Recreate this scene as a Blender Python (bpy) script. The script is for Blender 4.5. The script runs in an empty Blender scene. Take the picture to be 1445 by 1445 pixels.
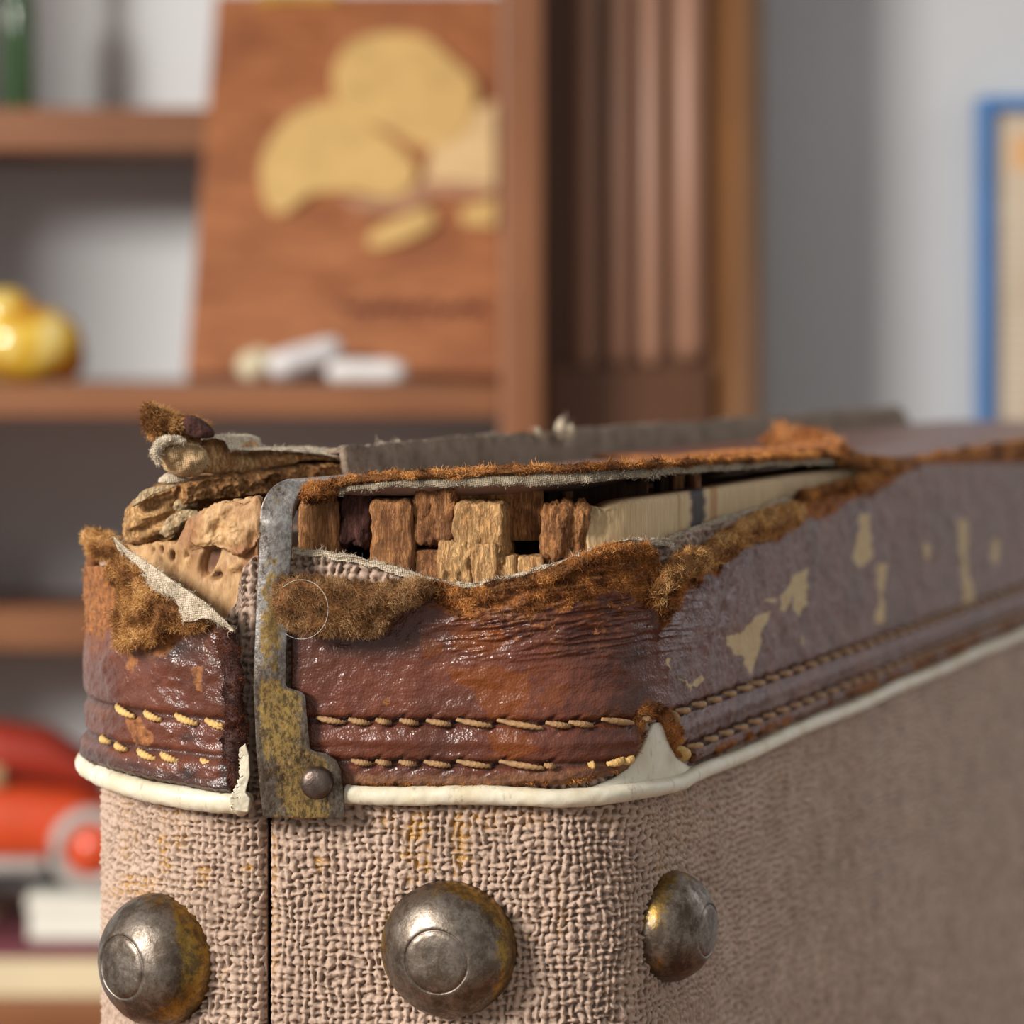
import bpy, math, random
import numpy as np
random.seed(7)
RNG = np.random.default_rng(11)
sc = bpy.context.scene
COL = sc.collection
# ------------------------------------------------------------------ camera, world, lights, exposure
F = 4166.0; CX = 722.5; HY = 497.0; ZC = 1.182          # focal length in pixels, principal column, horizon row, camera height
cam_d = bpy.data.cameras.new('camera'); cam = bpy.data.objects.new('camera', cam_d); COL.objects.link(cam)
cam.location = (0, 0, ZC); cam.rotation_euler = (math.pi/2, 0, 0)
cam_d.sensor_width = 36; cam_d.lens = 36*F/1445; cam_d.shift_y = -(722.5-HY)/1445
cam_d.clip_start = 0.02
cam_d.dof.use_dof = True; cam_d.dof.focus_distance = 0.483; cam_d.dof.aperture_fstop = 16.5
sc.camera = cam
sc.view_settings.view_transform = 'Standard'; sc.view_settings.look = 'None'
sc.view_settings.gamma = 1; sc.view_settings.exposure = 0.0; sc.view_settings.use_curve_mapping = False
w = bpy.data.worlds.new('room_light'); sc.world = w; w.use_nodes = True
w.node_tree.nodes['Background'].inputs[0].default_value = (1.0, 0.985, 0.965, 1)
w.node_tree.nodes['Background'].inputs[1].default_value = 0.46
def area(name, loc, target, size, power, col, sy=None):
    d = bpy.data.lights.new(name, 'AREA'); o = bpy.data.objects.new(name, d); COL.objects.link(o)
    d.shape = 'RECTANGLE'; d.size = size; d.size_y = sy or size; d.energy = power; d.color = col
    o.location = loc
    from mathutils import Vector
    o.rotation_euler = (Vector(target)-Vector(loc)).to_track_quat('-Z', 'Y').to_euler()
    return o
area('window_light_left', (-1.64, -0.64, 1.98), (0, 0.6, 1.05), 0.58, 78, (1.0, 0.945, 0.875), 0.58)
area('window_light_right', (1.45, 1.25, 1.75), (0.1, 0.7, 1.1), 0.55, 4.6, (0.88, 0.93, 1.0), 1.1)

# ------------------------------------------------------------------ numeric helpers
def hash2(ix, iy, seed):
    ix = ix.astype(np.int64); iy = iy.astype(np.int64)
    h = (ix*374761393 + iy*668265263 + seed*2147483647 + 1013904223) & 0xffffffff
    h = ((h ^ (h >> 13))*1274126177) & 0xffffffff
    h = (h ^ (h >> 16)) & 0xffffff
    return h/float(0xffffff)
def vn(x, y, seed=0):
    x = np.asarray(x, float); y = np.asarray(y, float); x, y = np.broadcast_arrays(x, y)
    ix = np.floor(x); iy = np.floor(y); fx = x-ix; fy = y-iy
    fx = fx*fx*(3-2*fx); fy = fy*fy*(3-2*fy)
    a = hash2(ix, iy, seed); b = hash2(ix+1, iy, seed); c = hash2(ix, iy+1, seed); d = hash2(ix+1, iy+1, seed)
    return (a*(1-fx)+b*fx)*(1-fy)+(c*(1-fx)+d*fx)*fy
def fbm(x, y, seed=0, o=4):
    t = 0; a = 0.5; n = 0
    for k in range(o):
        t = t+a*vn(np.asarray(x)*2**k, np.asarray(y)*2**k, seed+k*17); n += a; a *= 0.5
    return t/n
def sstep(e0, e1, x):
    t = np.clip((np.asarray(x, float)-e0)/(e1-e0), 0, 1); return t*t*(3-2*t)
# suitcase plan outline, arc length s: s=0 where the short end meets the lid's rounded edge
n1 = np.array([-math.sin(math.radians(8)), -math.cos(math.radians(8))])
gd = np.array([math.sin(math.radians(21.5)), math.cos(math.radians(21.5))])
n2 = np.array([gd[1], -gd[0]])
CR = np.array([0.0052, 0.5026]); RR = 0.022
CL = np.array([-0.0325, 0.526]); RL = 0.040
A0 = CL+RL*n1; B0 = CR+RR*n1
LF = np.linalg.norm(B0-A0); LAR = RR*math.radians(76.5); LAL = RL*math.radians(103.5)
SEAM = -0.0026
def outline(s, off=0.0):
    """point on the suitcase outline at arc length s, pushed outwards by off -> x, y, nx, ny"""
    s = np.asarray(s, float); off = np.broadcast_to(np.asarray(off, float), s.shape)
    x = np.empty_like(s); y = np.empty_like(s); nx = np.empty_like(s); ny = np.empty_like(s)
    m = (s >= 0) & (s <= LF); t = s[m]/LF
    x[m] = A0[0]+(B0[0]-A0[0])*t; y[m] = A0[1]+(B0[1]-A0[1])*t; nx[m] = n1[0]; ny[m] = n1[1]
    m = (s > LF) & (s <= LF+LAR); a = np.radians(-98)+(s[m]-LF)/RR
    nx[m] = np.cos(a); ny[m] = np.sin(a); x[m] = CR[0]+RR*nx[m]; y[m] = CR[1]+RR*ny[m]
    m = s > LF+LAR; d = s[m]-LF-LAR; p = CR+RR*n2
    x[m] = p[0]+gd[0]*d; y[m] = p[1]+gd[1]*d; nx[m] = n2[0]; ny[m] = n2[1]
    m = (s < 0) & (s >= -LAL); a = np.radians(-98)+s[m]/RL
    nx[m] = np.cos(a); ny[m] = np.sin(a); x[m] = CL[0]+RL*nx[m]; y[m] = CL[1]+RL*ny[m]
    m = s < -LAL; d = -s[m]-LAL; p = CL-RL*n2
    x[m] = p[0]+gd[0]*d; y[m] = p[1]+gd[1]*d; nx[m] = -n2[0]; ny[m] = -n2[1]
    return x+nx*off, y+ny*off, nx, ny
_sb = np.linspace(-0.075, 0.46, 6000)
_tabs = {}
def s_of(px, off=0.0):
    """arc length of the outline point seen in picture column px"""
    if off not in _tabs:
        x, y, nx, ny = outline(_sb, off); p = CX+F*x/y
        k0 = int(np.argmin(p[:1500])); _tabs[off] = (p[k0:], _sb[k0:])
    return np.interp(px, *_tabs[off])
def z_of(s, py, off=0.0):
    x, y, nx, ny = outline(s, off); return ZC-(np.asarray(py, float)-HY)*y/F
def W(px, py, Y):
    return np.array([(px-CX)/F*Y, Y, ZC-(py-HY)/F*Y])
def interp(x, pts):
    return np.interp(x, [p[0] for p in pts], [p[1] for p in pts])
# ------------------------------------------------------------------ mesh helpers
BASE = None
CASE_BASE = np.array([0.05, 0.62, 0.80])
def mk(name, V, Fc, mat, parent=None, smooth=True, base=None, attrs=None, kind=None, label=None):
    me = bpy.data.meshes.new(name); V = np.asarray(V, float).reshape(-1, 3)
    b = base if base is not None else (np.array(parent['_b']) if parent is not None and '_b' in parent else np.zeros(3))
    V = V-b
    Fc = np.asarray(Fc) if not isinstance(Fc, list) else Fc
    if isinstance(Fc, np.ndarray):
        nf, k = Fc.shape
        me.vertices.add(len(V)); me.vertices.foreach_set('co', V.ravel())
        me.loops.add(nf*k); me.loops.foreach_set('vertex_index', Fc.ravel().astype(np.int32))
        me.polygons.add(nf); me.polygons.foreach_set('loop_start', np.arange(0, nf*k, k, dtype=np.int32))
        me.polygons.foreach_set('loop_total', np.full(nf, k, dtype=np.int32))
        me.update(calc_edges=True)
    else:
        me.from_pydata(V.tolist(), [], [list(f) for f in Fc]); me.update()
    me.polygons.foreach_set('use_smooth', [bool(smooth)]*len(me.polygons))
    for k2, a in (attrs or {}).items():
        a = np.asarray(a, float)
        if a.ndim == 2:
            at = me.color_attributes.new(k2, 'FLOAT_COLOR', 'POINT'); at.data.foreach_set('color', a.ravel())
        else:
            at = me.attributes.new(k2, 'FLOAT', 'POINT'); at.data.foreach_set('value', a.ravel())
    me.materials.append(mat)
    o = bpy.data.objects.new(name, me); COL.objects.link(o)
    if parent is not None:
        o.parent = parent
        if parent.type == 'MESH': o.matrix_parent_inverse.identity()
    if kind: o['kind'] = kind
    if label: o['label'] = label
    return o
def root(name, loc, label, cat, group=None):
    o = bpy.data.objects.new(name, None); COL.objects.link(o); o.location = loc; o.empty_display_size = 0.02
    o['label'] = label; o['category'] = cat; o['_b'] = list(map(float, loc))
    if group: o['group'] = group
    return o
def gridF(n, m, o=0, flip=False):
    i = np.arange(n-1)[:, None]*m+np.arange(m-1)[None, :]+o
    q = np.stack([i, i+m, i+m+1, i+1], -1).reshape(-1, 4)
    return q[:, ::-1] if flip else q
def closed_sheet(P, Q):
    """two (n,m,3) grids joined into one closed sheet with thickness"""
    n, m = P.shape[:2]; N = n*m
    V = np.concatenate([P.reshape(-1, 3), Q.reshape(-1, 3)])
    Fs = [gridF(n, m), gridF(n, m, N, True)]
    e = np.concatenate([np.arange(m-1), np.arange(n-1)*m+m-1, (n-1)*m+np.arange(m-1, 0, -1), np.arange(n-1, 0, -1)*m])
    e2 = np.roll(e, -1)
    Fs.append(np.stack([e, e2, e2+N, e+N], -1))
    return V, np.concatenate(Fs)
def surf(S, Z, off):
    x, y, nx, ny = outline(S, off); return np.stack([x, y, Z], -1)
def tube(path, rad, seg=12, noise=0.0, seed=0, ell=None, caps=True, nf=900):
    """tube along path (n,3), radius array, optional noise; returns V, F"""
    P = np.asarray(path, float); n = len(P); r = np.broadcast_to(np.asarray(rad, float), (n,))
    T = np.gradient(P, axis=0); T /= np.linalg.norm(T, axis=1)[:, None]+1e-12
    up = np.array([0, 0, 1.0]); S = np.cross(T, up); ln = np.linalg.norm(S, axis=1)
    S[ln < 1e-3] = [1, 0, 0]; S /= np.linalg.norm(S, axis=1)[:, None]; U = np.cross(S, T)
    a = np.linspace(0, 2*math.pi, seg, endpoint=False)
    R = r[:, None]*np.ones(seg)[None]
    if noise:
        R = R*(1+noise*(2*fbm(np.arange(n)[:, None]*0.35+seed, (a*2)[None]+seed*3, seed)-1))
    ex, ey = ell if ell else (1, 1)
    V = P[:, None]+S[:, None]*(np.cos(a)[None]*R*ex)[..., None]+U[:, None]*(np.sin(a)[None]*R*ey)[..., None]
    V = V.reshape(-1, 3)
    i = np.arange(n-1)[:, None]*seg; j = np.arange(seg)[None]; k = (j+1) % seg
    Fq = np.stack([i+j, i+k, i+seg+k, i+seg+j], -1).reshape(-1, 4)
    if not caps: return V, Fq
    V = np.concatenate([V, P[:1]-T[:1]*r[0]*0.5, P[-1:]+T[-1:]*r[-1]*0.5]); c0 = n*seg; c1 = c0+1
    j = np.arange(seg); k = (j+1) % seg
    c = np.full(seg, c0); d = np.full(seg, c1)
    Fq = np.concatenate([Fq, np.stack([j, c, c, k], -1), np.stack([(n-1)*seg+k, d, d, (n-1)*seg+j], -1)])
    return V, clean(Fq)
def clean(Fq):
    """quads with doubled corners -> list of proper faces"""
    out = []
    for f in np.asarray(Fq).tolist():
        g = []
        for v in f:
            if v not in g: g.append(v)
        if len(g) > 2: out.append(g)
    return out
def smooth_poly(pts, k=4, closed=True):
    P = np.asarray(pts, float); n = len(P); out = []
    rng = range(n) if closed else range(n-1)
    for i in rng:
        if closed: p0, p1, p2, p3 = P[i-1], P[i], P[(i+1) % n], P[(i+2) % n]
        else: p0, p1, p2, p3 = P[max(i-1, 0)], P[i], P[i+1], P[min(i+2, n-1)]
        for t in np.arange(k)/k:
            out.append(0.5*((2*p1)+(-p0+p2)*t+(2*p0-5*p1+4*p2-p3)*t*t+(-p0+3*p1-3*p2+p3)*t**3))
    if not closed: out.append(P[-1])
    return np.array(out)
def pillow(poly, Y, T, amp=0.0, freq=300, seed=0, rings=16, pw=0.5, k=5, jag=0.0, stretch=(1, 1), back=1.0, groove=None):
    """solid lump: star-shaped outline in picture coordinates at depth Y(px,py), inflated by T to both sides"""
    B = smooth_poly(poly, k)
    if jag:
        c0 = B.mean(0); d = B-c0; L = np.linalg.norm(d, axis=1)[:, None]
        B = c0+d*(1+jag/L*(2*RNG.random((len(B), 1))-1))
    c = B.mean(0); n = len(B)
    r = np.linspace(0, 1, rings)[1:]
    XY = c+(B-c)[None]*r[:, None, None]
    XY = np.concatenate([np.broadcast_to(c, (1, n, 2)), XY])
    rr = np.concatenate([[0], r])[:, None]*np.ones(n)[None]
    th = T*np.maximum(1-rr**2.5, 0)**pw
    if amp: th = th+amp*(2*fbm(XY[..., 0]*freq/1000*stretch[0]+seed, XY[..., 1]*freq/1000*stretch[1]+seed, seed, 5)-1)*np.minimum(1, (1-rr)*8+0.1)
    if groove is not None: th = th+groove(XY[..., 0], XY[..., 1])*np.minimum(1, (1-rr)*6)
    Yd = Y(XY[..., 0], XY[..., 1]) if callable(Y) else np.full(XY.shape[:2], float(Y))
    def pt(yy): return np.stack([(XY[..., 0]-CX)/F*Yd, yy, ZC-(XY[..., 1]-HY)/F*Yd], -1)
    Pf = pt(Yd-th); Pb = pt(Yd+np.abs(th)*back+1e-5)
    Pb[-1] = Pf[-1]
    N = rings*n
    V = np.concatenate([Pf.reshape(-1, 3), Pb.reshape(-1, 3)])
    i = np.arange(rings-1)[:, None]*n; j = np.arange(n)[None]; kk = (j+1) % n
    q = np.stack([i+j, i+kk, i+n+kk, i+n+j], -1).reshape(-1, 4)
    b = q[:, ::-1]+N
    lastf = (rings-1)*n; b = np.where(b >= N+lastf, b-N, b)
    Fq = np.concatenate([q, b])
    return V, Fq
def tris_of(Fc):
    out = []
    if isinstance(Fc, np.ndarray):
        if Fc.shape[1] == 4: return np.concatenate([Fc[:, [0, 1, 2]], Fc[:, [0, 2, 3]]])
        return Fc
    for f in Fc:
        for i in range(1, len(f)-1): out.append((f[0], f[i], f[i+1]))
    return np.array(out)
def fibres(V, Fc, n, length, width, cols, bias=(0, 0, -0.3), mask=None, curl=0.9, seed=0, spread=1.5):
    """n short curved fibres growing from the triangles of a mesh; returns V, F, colours"""
    R = np.random.default_rng(seed); T = tris_of(Fc); V = np.asarray(V)
    if mask is not None: T = T[mask[T].min(1) > 0.5]
    a, b, c = V[T[:, 0]], V[T[:, 1]], V[T[:, 2]]
    N = np.cross(b-a, c-a); A = np.linalg.norm(N, axis=1); ok = A > 1e-14; a, b, c, N, A = a[ok], b[ok], c[ok], N[ok], A[ok]
    N = N/A[:, None]; pk = R.choice(len(A), n, p=A/A.sum())
    u = R.random(n); v = R.random(n); f = u+v > 1; u[f] = 1-u[f]; v[f] = 1-v[f]
    P = a[pk]+(b-a)[pk]*u[:, None]+(c-a)[pk]*v[:, None]; Nn = N[pk]
    clump = np.stack([fbm(P[:, 0]*700, P[:, 2]*700, seed+i*7, 2)-0.5 for i in range(3)], -1)*4.5
    D = Nn+np.array(bias)+R.normal(0, spread*0.5, (n, 3))+clump; D /= np.linalg.norm(D, axis=1)[:, None]
    n0 = n; length = length*0.95; width = width*0.72
    L = length*(0.45+0.9*R.random(n)**1.5)
    D2 = D+R.normal(0, curl, (n, 3)); D2 /= np.linalg.norm(D2, axis=1)[:, None]
    D3 = D2+R.normal(0, curl*1.3, (n, 3)); D3 /= np.linalg.norm(D3, axis=1)[:, None]
    Sd = np.cross(D, np.array([0, 1.0, 0])+R.normal(0, .3, (n, 3))); Sd /= np.linalg.norm(Sd, axis=1)[:, None]+1e-9
    wd = width*(0.6+0.8*R.random(n))
    p0 = P-Nn*0.0001; p1 = p0+D*(L*0.4)[:, None]; p2 = p1+D2*(L*0.35)[:, None]; p3 = p2+D3*(L*0.3)[:, None]
    h = Sd*(wd*0.5)[:, None]
    VV = np.stack([p0-h, p0+h, p1-h*0.9, p1+h*0.9, p2-h*0.7, p2+h*0.7, p3-h*0.2, p3+h*0.2], 1)
    o = (np.arange(n)*8)[:, None]
    FF = np.concatenate([o+np.array([[0, 1, 3, 2]]), o+np.array([[2, 3, 5, 4]]), o+np.array([[4, 5, 7, 6]])])
    cols = np.array(cols); ci = np.clip(((fbm(P[:, 0]*420+seed, P[:, 2]*420, seed+5, 4)-.5)*2.6+.56)*(len(cols)-1)+R.normal(0, .5, n), 0, len(cols)-1.001)
    i0 = ci.astype(int); fr = (ci-i0)[:, None]; C = cols[i0]*(1-fr)+cols[i0+1]*fr
    C = C*(0.8+0.4*R.random((n, 1)))
    C = np.repeat(np.concatenate([C, np.ones((n, 1))], 1), 8, 0)
    return VV.reshape(-1, 3), FF, C
# ------------------------------------------------------------------ materials
class NT:
    def __init__(s, name):
        m = bpy.data.materials.new(name); m.use_nodes = True; s.m = m; s.t = m.node_tree; s.b = s.t.nodes['Principled BSDF']
        s.tc = s.t.nodes.new('ShaderNodeTexCoord')
    def n(s, typ, **kw):
        nd = s.t.nodes.new(typ)
        for k, v in kw.items(): setattr(nd, k, v)
        return nd
    def l(s, a, b): s.t.links.new(a, b)
    def mapped(s, scale=(1, 1, 1), rot=(0, 0, 0)):
        mp = s.n('ShaderNodeMapping'); mp.inputs['Scale'].default_value = scale; mp.inputs['Rotation'].default_value = rot
        s.l(s.tc.outputs['Object'], mp.inputs[0]); return mp.outputs[0]
    def noise(s, scale, detail=4, vec=None, rough=0.55, dist=0.0):
        nd = s.n('ShaderNodeTexNoise'); nd.inputs['Scale'].default_value = scale; nd.inputs['Detail'].default_value = detail
        nd.inputs['Roughness'].default_value = rough; nd.inputs['Distortion'].default_value = dist
        s.l(vec or s.tc.outputs['Object'], nd.inputs['Vector']); return nd.outputs['Fac']
    def voro(s, scale, vec=None, feature='F1'):
        nd = s.n('ShaderNodeTexVoronoi'); nd.feature = feature; nd.inputs['Scale'].default_value = scale
        s.l(vec or s.tc.outputs['Object'], nd.inputs['Vector']); return nd.outputs['Distance']
    def ramp(s, fac, stops):
        nd = s.n('ShaderNodeValToRGB'); e = nd.color_ramp.elements
        for i, (p, c) in enumerate(stops):
            el = e[i] if i < 2 else e.new(p)
            el.position = p; el.color = (c[0], c[1], c[2], 1) if not isinstance(c, float) else (c, c, c, 1)
        s.l(fac, nd.inputs[0]); return nd.outputs[0]
    def attr(s, name):
        nd = s.n('ShaderNodeAttribute'); nd.attribute_name = name; return nd
    def mix(s, f, a, b, blend='MIX'):
        nd = s.n('ShaderNodeMix'); nd.data_type = 'RGBA'; nd.blend_type = blend
        for sock, v in ((nd.inputs[0], f), (nd.inputs[6], a), (nd.inputs[7], b)):
            if hasattr(v, 'type') or hasattr(v, 'is_linked'): s.l(v, sock)
            elif isinstance(v, (int, float)): sock.default_value = v
            else: sock.default_value = (v[0], v[1], v[2], 1)
        return nd.outputs[2]
    def math(s, op, a, b=0.0, c=None):
        nd = s.n('ShaderNodeMath'); nd.operation = op
        for i, v in enumerate((a, b)):
            if isinstance(v, (int, float)): nd.inputs[i].default_value = v
            else: s.l(v, nd.inputs[i])
        return nd.outputs[0]
    def set(s, **kw):
        for k, v in kw.items():
            k = k.replace('_', ' ')
            if isinstance(v, (int, float)): s.b.inputs[k].default_value = v
            elif isinstance(v, tuple): s.b.inputs[k].default_value = (v[0], v[1], v[2], 1)
            else: s.l(v, s.b.inputs[k])
        return s
    def bump(s, h, dist, strength=1.0, prev=None):
        nd = s.n('ShaderNodeBump'); nd.inputs['Distance'].default_value = dist; nd.inputs['Strength'].default_value = strength
        s.l(h, nd.inputs['Height'])
        if prev is not None: s.l(prev, nd.inputs['Normal'])
        s.l(nd.outputs[0], s.b.inputs['Normal']); return nd.outputs[0]
def simple(name, c, rough=0.5, metal=0.0, var=0.12, scale=40, bump=0.0, bscale=200, coat=0.0, spec=0.5):
    t = NT(name); f = t.noise(scale, 4)
    lo = tuple(x*(1-var) for x in c); hi = tuple(min(1, x*(1+var)) for x in c)
    t.set(Base_Color=t.ramp(f, [(0.3, lo), (0.7, hi)]), Roughness=rough, Metallic=metal, Coat_Weight=coat, Specular_IOR_Level=spec)
    if bump: t.bump(t.noise(bscale, 4), bump)
    return t.m
# tweed book-cloth
def fabric_mat():
    t = NT('tweed_cloth')
    big = t.noise(90, 4); fine = t.noise(1400, 3)
    c = t.ramp(big, [(0.3, (0.40, 0.285, 0.215)), (0.7, (0.52, 0.38, 0.295))])
    c = t.mix(t.ramp(fine, [(0.45, 0.0), (0.75, 0.45)]), c, (0.25, 0.17, 0.12))
    fl = t.ramp(t.noise(330, 2), [(0.66, 0.0), (0.74, 0.7)])
    c = t.mix(fl, c, (0.52, 0.34, 0.19))
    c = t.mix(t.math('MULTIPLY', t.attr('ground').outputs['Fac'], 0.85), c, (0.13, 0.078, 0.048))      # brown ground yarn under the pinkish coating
    st = t.attr('stain').outputs['Fac']
    c = t.mix(t.math('MULTIPLY', st, .85), c, (0.42, 0.21, 0.03))
    r = t.ramp(st, [(0.1, 0.72), (0.8, 0.28)])
    t.set(Base_Color=c, Roughness=r, Specular_IOR_Level=0.35)
    t.bump(t.noise(2600, 4, t.mapped((1, 1, 1))), 0.00012, 0.8)
    return t.m
def leather_mat():
    t = NT('worn_leather')
    big = t.noise(75, 5, dist=0.4); mid = t.noise(300, 5)
    c = t.ramp(big, [(0.30, (0.070, 0.020, 0.010)), (0.55, (0.130, 0.036, 0.018)), (0.75, (0.175, 0.054, 0.026))])
    c = t.mix(t.ramp(mid, [(0.35, 0.5), (0.6, 0.0)]), c, (0.085, 0.026, 0.018))
    orange = t.attr('amber').outputs['Fac']
    c = t.mix(t.math('MULTIPLY', orange, 0.75), c, (0.17, 0.042, 0.004))
    blk = t.attr('dark').outputs['Fac']
    c = t.mix(blk, c, (0.030, 0.020, 0.018))
    sc_ = t.attr('scuff').outputs['Fac']
    c = t.mix(sc_, c, (0.52, 0.38, 0.19))
    su = t.attr('suede').outputs['Fac']
    sc2 = t.ramp(t.noise(900, 4), [(0.3, (0.10, 0.035, 0.012)), (0.7, (0.36, 0.135, 0.035))])
    c = t.mix(su, c, sc2)
    peb = t.voro(2500); cr = t.noise(420, 6, t.mapped((0.5, 0.5, 1.6)), dist=0.8)
    r0 = t.ramp(t.noise(500, 4), [(0.3, 0.24), (0.7, 0.42)])
    mx = t.math('MAXIMUM', su, t.math('MULTIPLY', sc_, 0.6))
    r = t.mix(mx, r0, (0.9, 0.9, 0.9))
    t.set(Base_Color=c, Roughness=r, Specular_IOR_Level=0.5)
    b1 = t.bump(t.math('MULTIPLY', peb, 1.0), 0.00012, 0.6)
    t.bump(cr, 0.0003, 0.34, b1)
    return t.m
def fibre_mat():
    t = NT('suede_fibres'); a = t.n('ShaderNodeVertexColor'); a.layer_name = 'Col'
    t.set(Base_Color=a.outputs['Color'], Roughness=0.85, Specular_IOR_Level=0.2)
    tr = t.n('ShaderNodeBsdfTranslucent'); t.l(a.outputs['Color'], tr.inputs[0])
    mx = t.n('ShaderNodeMixShader'); mx.inputs[0].default_value = 0.25
    out = t.t.nodes['Material Output']; t.l(t.b.outputs[0], mx.inputs[1]); t.l(tr.outputs[0], mx.inputs[2]); t.l(mx.outputs[0], out.inputs[0])
    return t.m
def wood_mat(name, lo, hi, stretch=(1, 1, .12), dark=(0.05, 0.02, 0.012), darkness=0.35, rough=0.8, sc=900, bump=0.0004):
    t = NT(name); v = t.mapped(stretch)
    g = t.noise(sc, 5, v, 0.6); bg = t.noise(sc*0.16, 4)
    c = t.ramp(g, [(0.3, lo), (0.68, hi)])
    c = t.mix(t.ramp(bg, [(0.5, 0.0), (0.78, darkness*2)]), c, dark)
    t.set(Base_Color=c, Roughness=rough, Specular_IOR_Level=0.25)
    c2 = t.ramp(t.noise(sc*3.2, 5, t.mapped(stretch), 0.7), [(0.38, 1.0), (0.52, 0.0)]); c = t.mix(t.math('MULTIPLY', c2, 0.38), c, tuple(x*0.4 for x in lo)); t.set(Base_Color=c)
    b = t.bump(g, bump*1.4, 0.9); b = t.bump(t.noise(sc*0.5, 8, None, .7), bump*1.8, 0.9, b); t.bump(c2, bump*-0.8, 0.8, b)
    return t.m
def canvas_mat(name, lo, hi):
    t = NT(name)
    def wave(rot):
        wv = t.n('ShaderNodeTexWave'); wv.inputs['Scale'].default_value = 900; wv.inputs['Distortion'].default_value = 1.5; wv.inputs['Detail'].default_value = 1
        wv.bands_direction = 'X'; t.l(t.mapped((1, 1, 1), rot), wv.inputs['Vector']); return wv.outputs['Fac']
    a = wave((0, 0.15, 0)); b = wave((0, 1.72, 0)); h = t.math('ADD', a, b)
    c = t.mix(t.ramp(h, [(0.2, 0.55), (1.0, 0.0)]), hi, lo)
    c = t.mix(t.ramp(t.noise(260, 4), [(0.45, 0.0), (0.7, 0.6)]), c, tuple(x*0.45 for x in lo))
    c = t.mix(t.ramp(t.noise(1500, 5), [(0.45, 0.0), (0.75, 0.6)]), c, tuple(x*0.5 for x in lo))
    t.set(Base_Color=c, Roughness=0.9, Specular_IOR_Level=0.2); b = t.bump(h, 0.00010, 0.7); t.bump(t.noise(900, 6), 0.0007, 0.8, b)
    return t.m
def metal_mat(name, steel, brass, amt, dirt, rough=(0.28, 0.5), brass_sc=260):
    t = NT(name)
    v = t.mapped((1.3, 1.3, 0.9)); n = t.noise(brass_sc, 10, v, 0.82)
    big = t.noise(60, 2)
    f = t.math('ADD', n, t.math('MULTIPLY', t.math('SUBTRACT', big, 0.5), 0.5))
    age = t.attr('age').outputs['Fac']; steel = t.mix(age, steel, (0.20, 0.155, 0.115))
    if amt == 'attr':
        at = t.attr('brass').outputs['Fac']; f = t.math('ADD', f, t.math('MULTIPLY', t.math('SUBTRACT', at, 0.5), 0.30))
        br = t.ramp(f, [(0.50, 0.0), (0.545, 1.0)])
    else: br = t.ramp(f, [(amt, 0.0), (amt+0.08, 1.0)])
    c = t.mix(br, steel, brass)
    gr_ = t.ramp(t.noise(brass_sc*2.2, 9, t.mapped((1.4, 1.4, .7) if brass_sc > 300 else (1, 1, 1)), .8), [(0.44, 1.0), (0.53, 0.0)]); c = t.mix(t.math('MULTIPLY', gr_, t.math('ADD', 0.45, t.math('MULTIPLY', age, 0.4))), c, (0.09, 0.062, 0.04))
    d = t.ramp(t.noise(130, 9, t.mapped((1.3, 1.3, .8)), 0.78), [(0.44, 0.0), (0.62, 1.0)])
    d2 = t.math('MULTIPLY', d, dirt)
    c = t.mix(d2, c, (0.045, 0.028, 0.018))
    r = t.ramp(t.noise(700, 6, t.mapped((1, 1, 0.4)), 0.7), [(0.3, rough[0]), (0.7, rough[1])])
    t.set(Base_Color=c, Roughness=t.mix(d2, r, (0.6, 0.6, 0.6)), Metallic=0.92)
    b = t.bump(t.noise(1600, 6), 0.00008, 0.7); t.bump(t.noise(240, 4), 0.0003, 0.35, b)
    return t.m
M = {}
M['fabric'] = fabric_mat(); M['leather'] = leather_mat(); M['fibre'] = fibre_mat()
M['suede'] = simple('suede_core', (0.17, 0.075, 0.028), 0.95, 0, 0.5, 700, 0.0004, 1500, spec=0.1)
M['wood_tan'] = wood_mat('tan_wood', (0.46, 0.23, 0.085), (0.76, 0.46, 0.20), dark=(.13, .045, .02), darkness=0.3)
M['wood_brown'] = wood_mat('brown_wood', (0.31, 0.12, 0.042), (0.60, 0.29, 0.11), dark=(.07, .022, .02), darkness=0.38, bump=0.0006)
M['wood_purple'] = wood_mat('stained_wood', (0.06, 0.022, 0.02), (0.19, 0.075, 0.055), darkness=0.5, bump=0.0008)
M['wood_pale'] = wood_mat('pale_wood', (0.46, 0.31, 0.16), (0.66, 0.49, 0.29), stretch=(1, 1, .10), darkness=0.22)
M['wood_rough'] = wood_mat('rough_board', (0.32, 0.12, 0.04), (0.72, 0.39, 0.15), stretch=(1, 1, .6), darkness=0.35, sc=600, bump=0.0010)
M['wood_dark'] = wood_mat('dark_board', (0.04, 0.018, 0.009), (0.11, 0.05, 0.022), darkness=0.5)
M['curl'] = wood_mat('curled_bark_paper', (0.50, 0.21, 0.06), (0.86, 0.56, 0.27), stretch=(1, 1, .35), darkness=.25, sc=700)
M['canvas'] = canvas_mat('torn_canvas', (0.34, 0.26, 0.18), (0.68, 0.57, 0.43))
M['canvas_tan'] = canvas_mat('tan_canvas', (0.44, 0.27, 0.13), (0.60, 0.41, 0.22))
M['canvas_grey'] = canvas_mat('grey_canvas', (0.24, 0.19, 0.13), (0.52, 0.44, 0.32))
M['bracket'] = metal_mat('bracket_metal', (0.50, 0.475, 0.45), (0.52, 0.335, 0.11), 'attr', 1.0, (0.20, 0.38), 480)
M['stud'] = metal_mat('stud_metal', (0.32, 0.275, 0.235), (0.36, 0.22, 0.05), 'attr', 0.8, (0.30, 0.46), 130)
M['rivet'] = simple('rivet_metal', (0.115, 0.085, 0.07), 0.42, 0.85, 0.3, 500, 0.0001, 1500)
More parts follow.
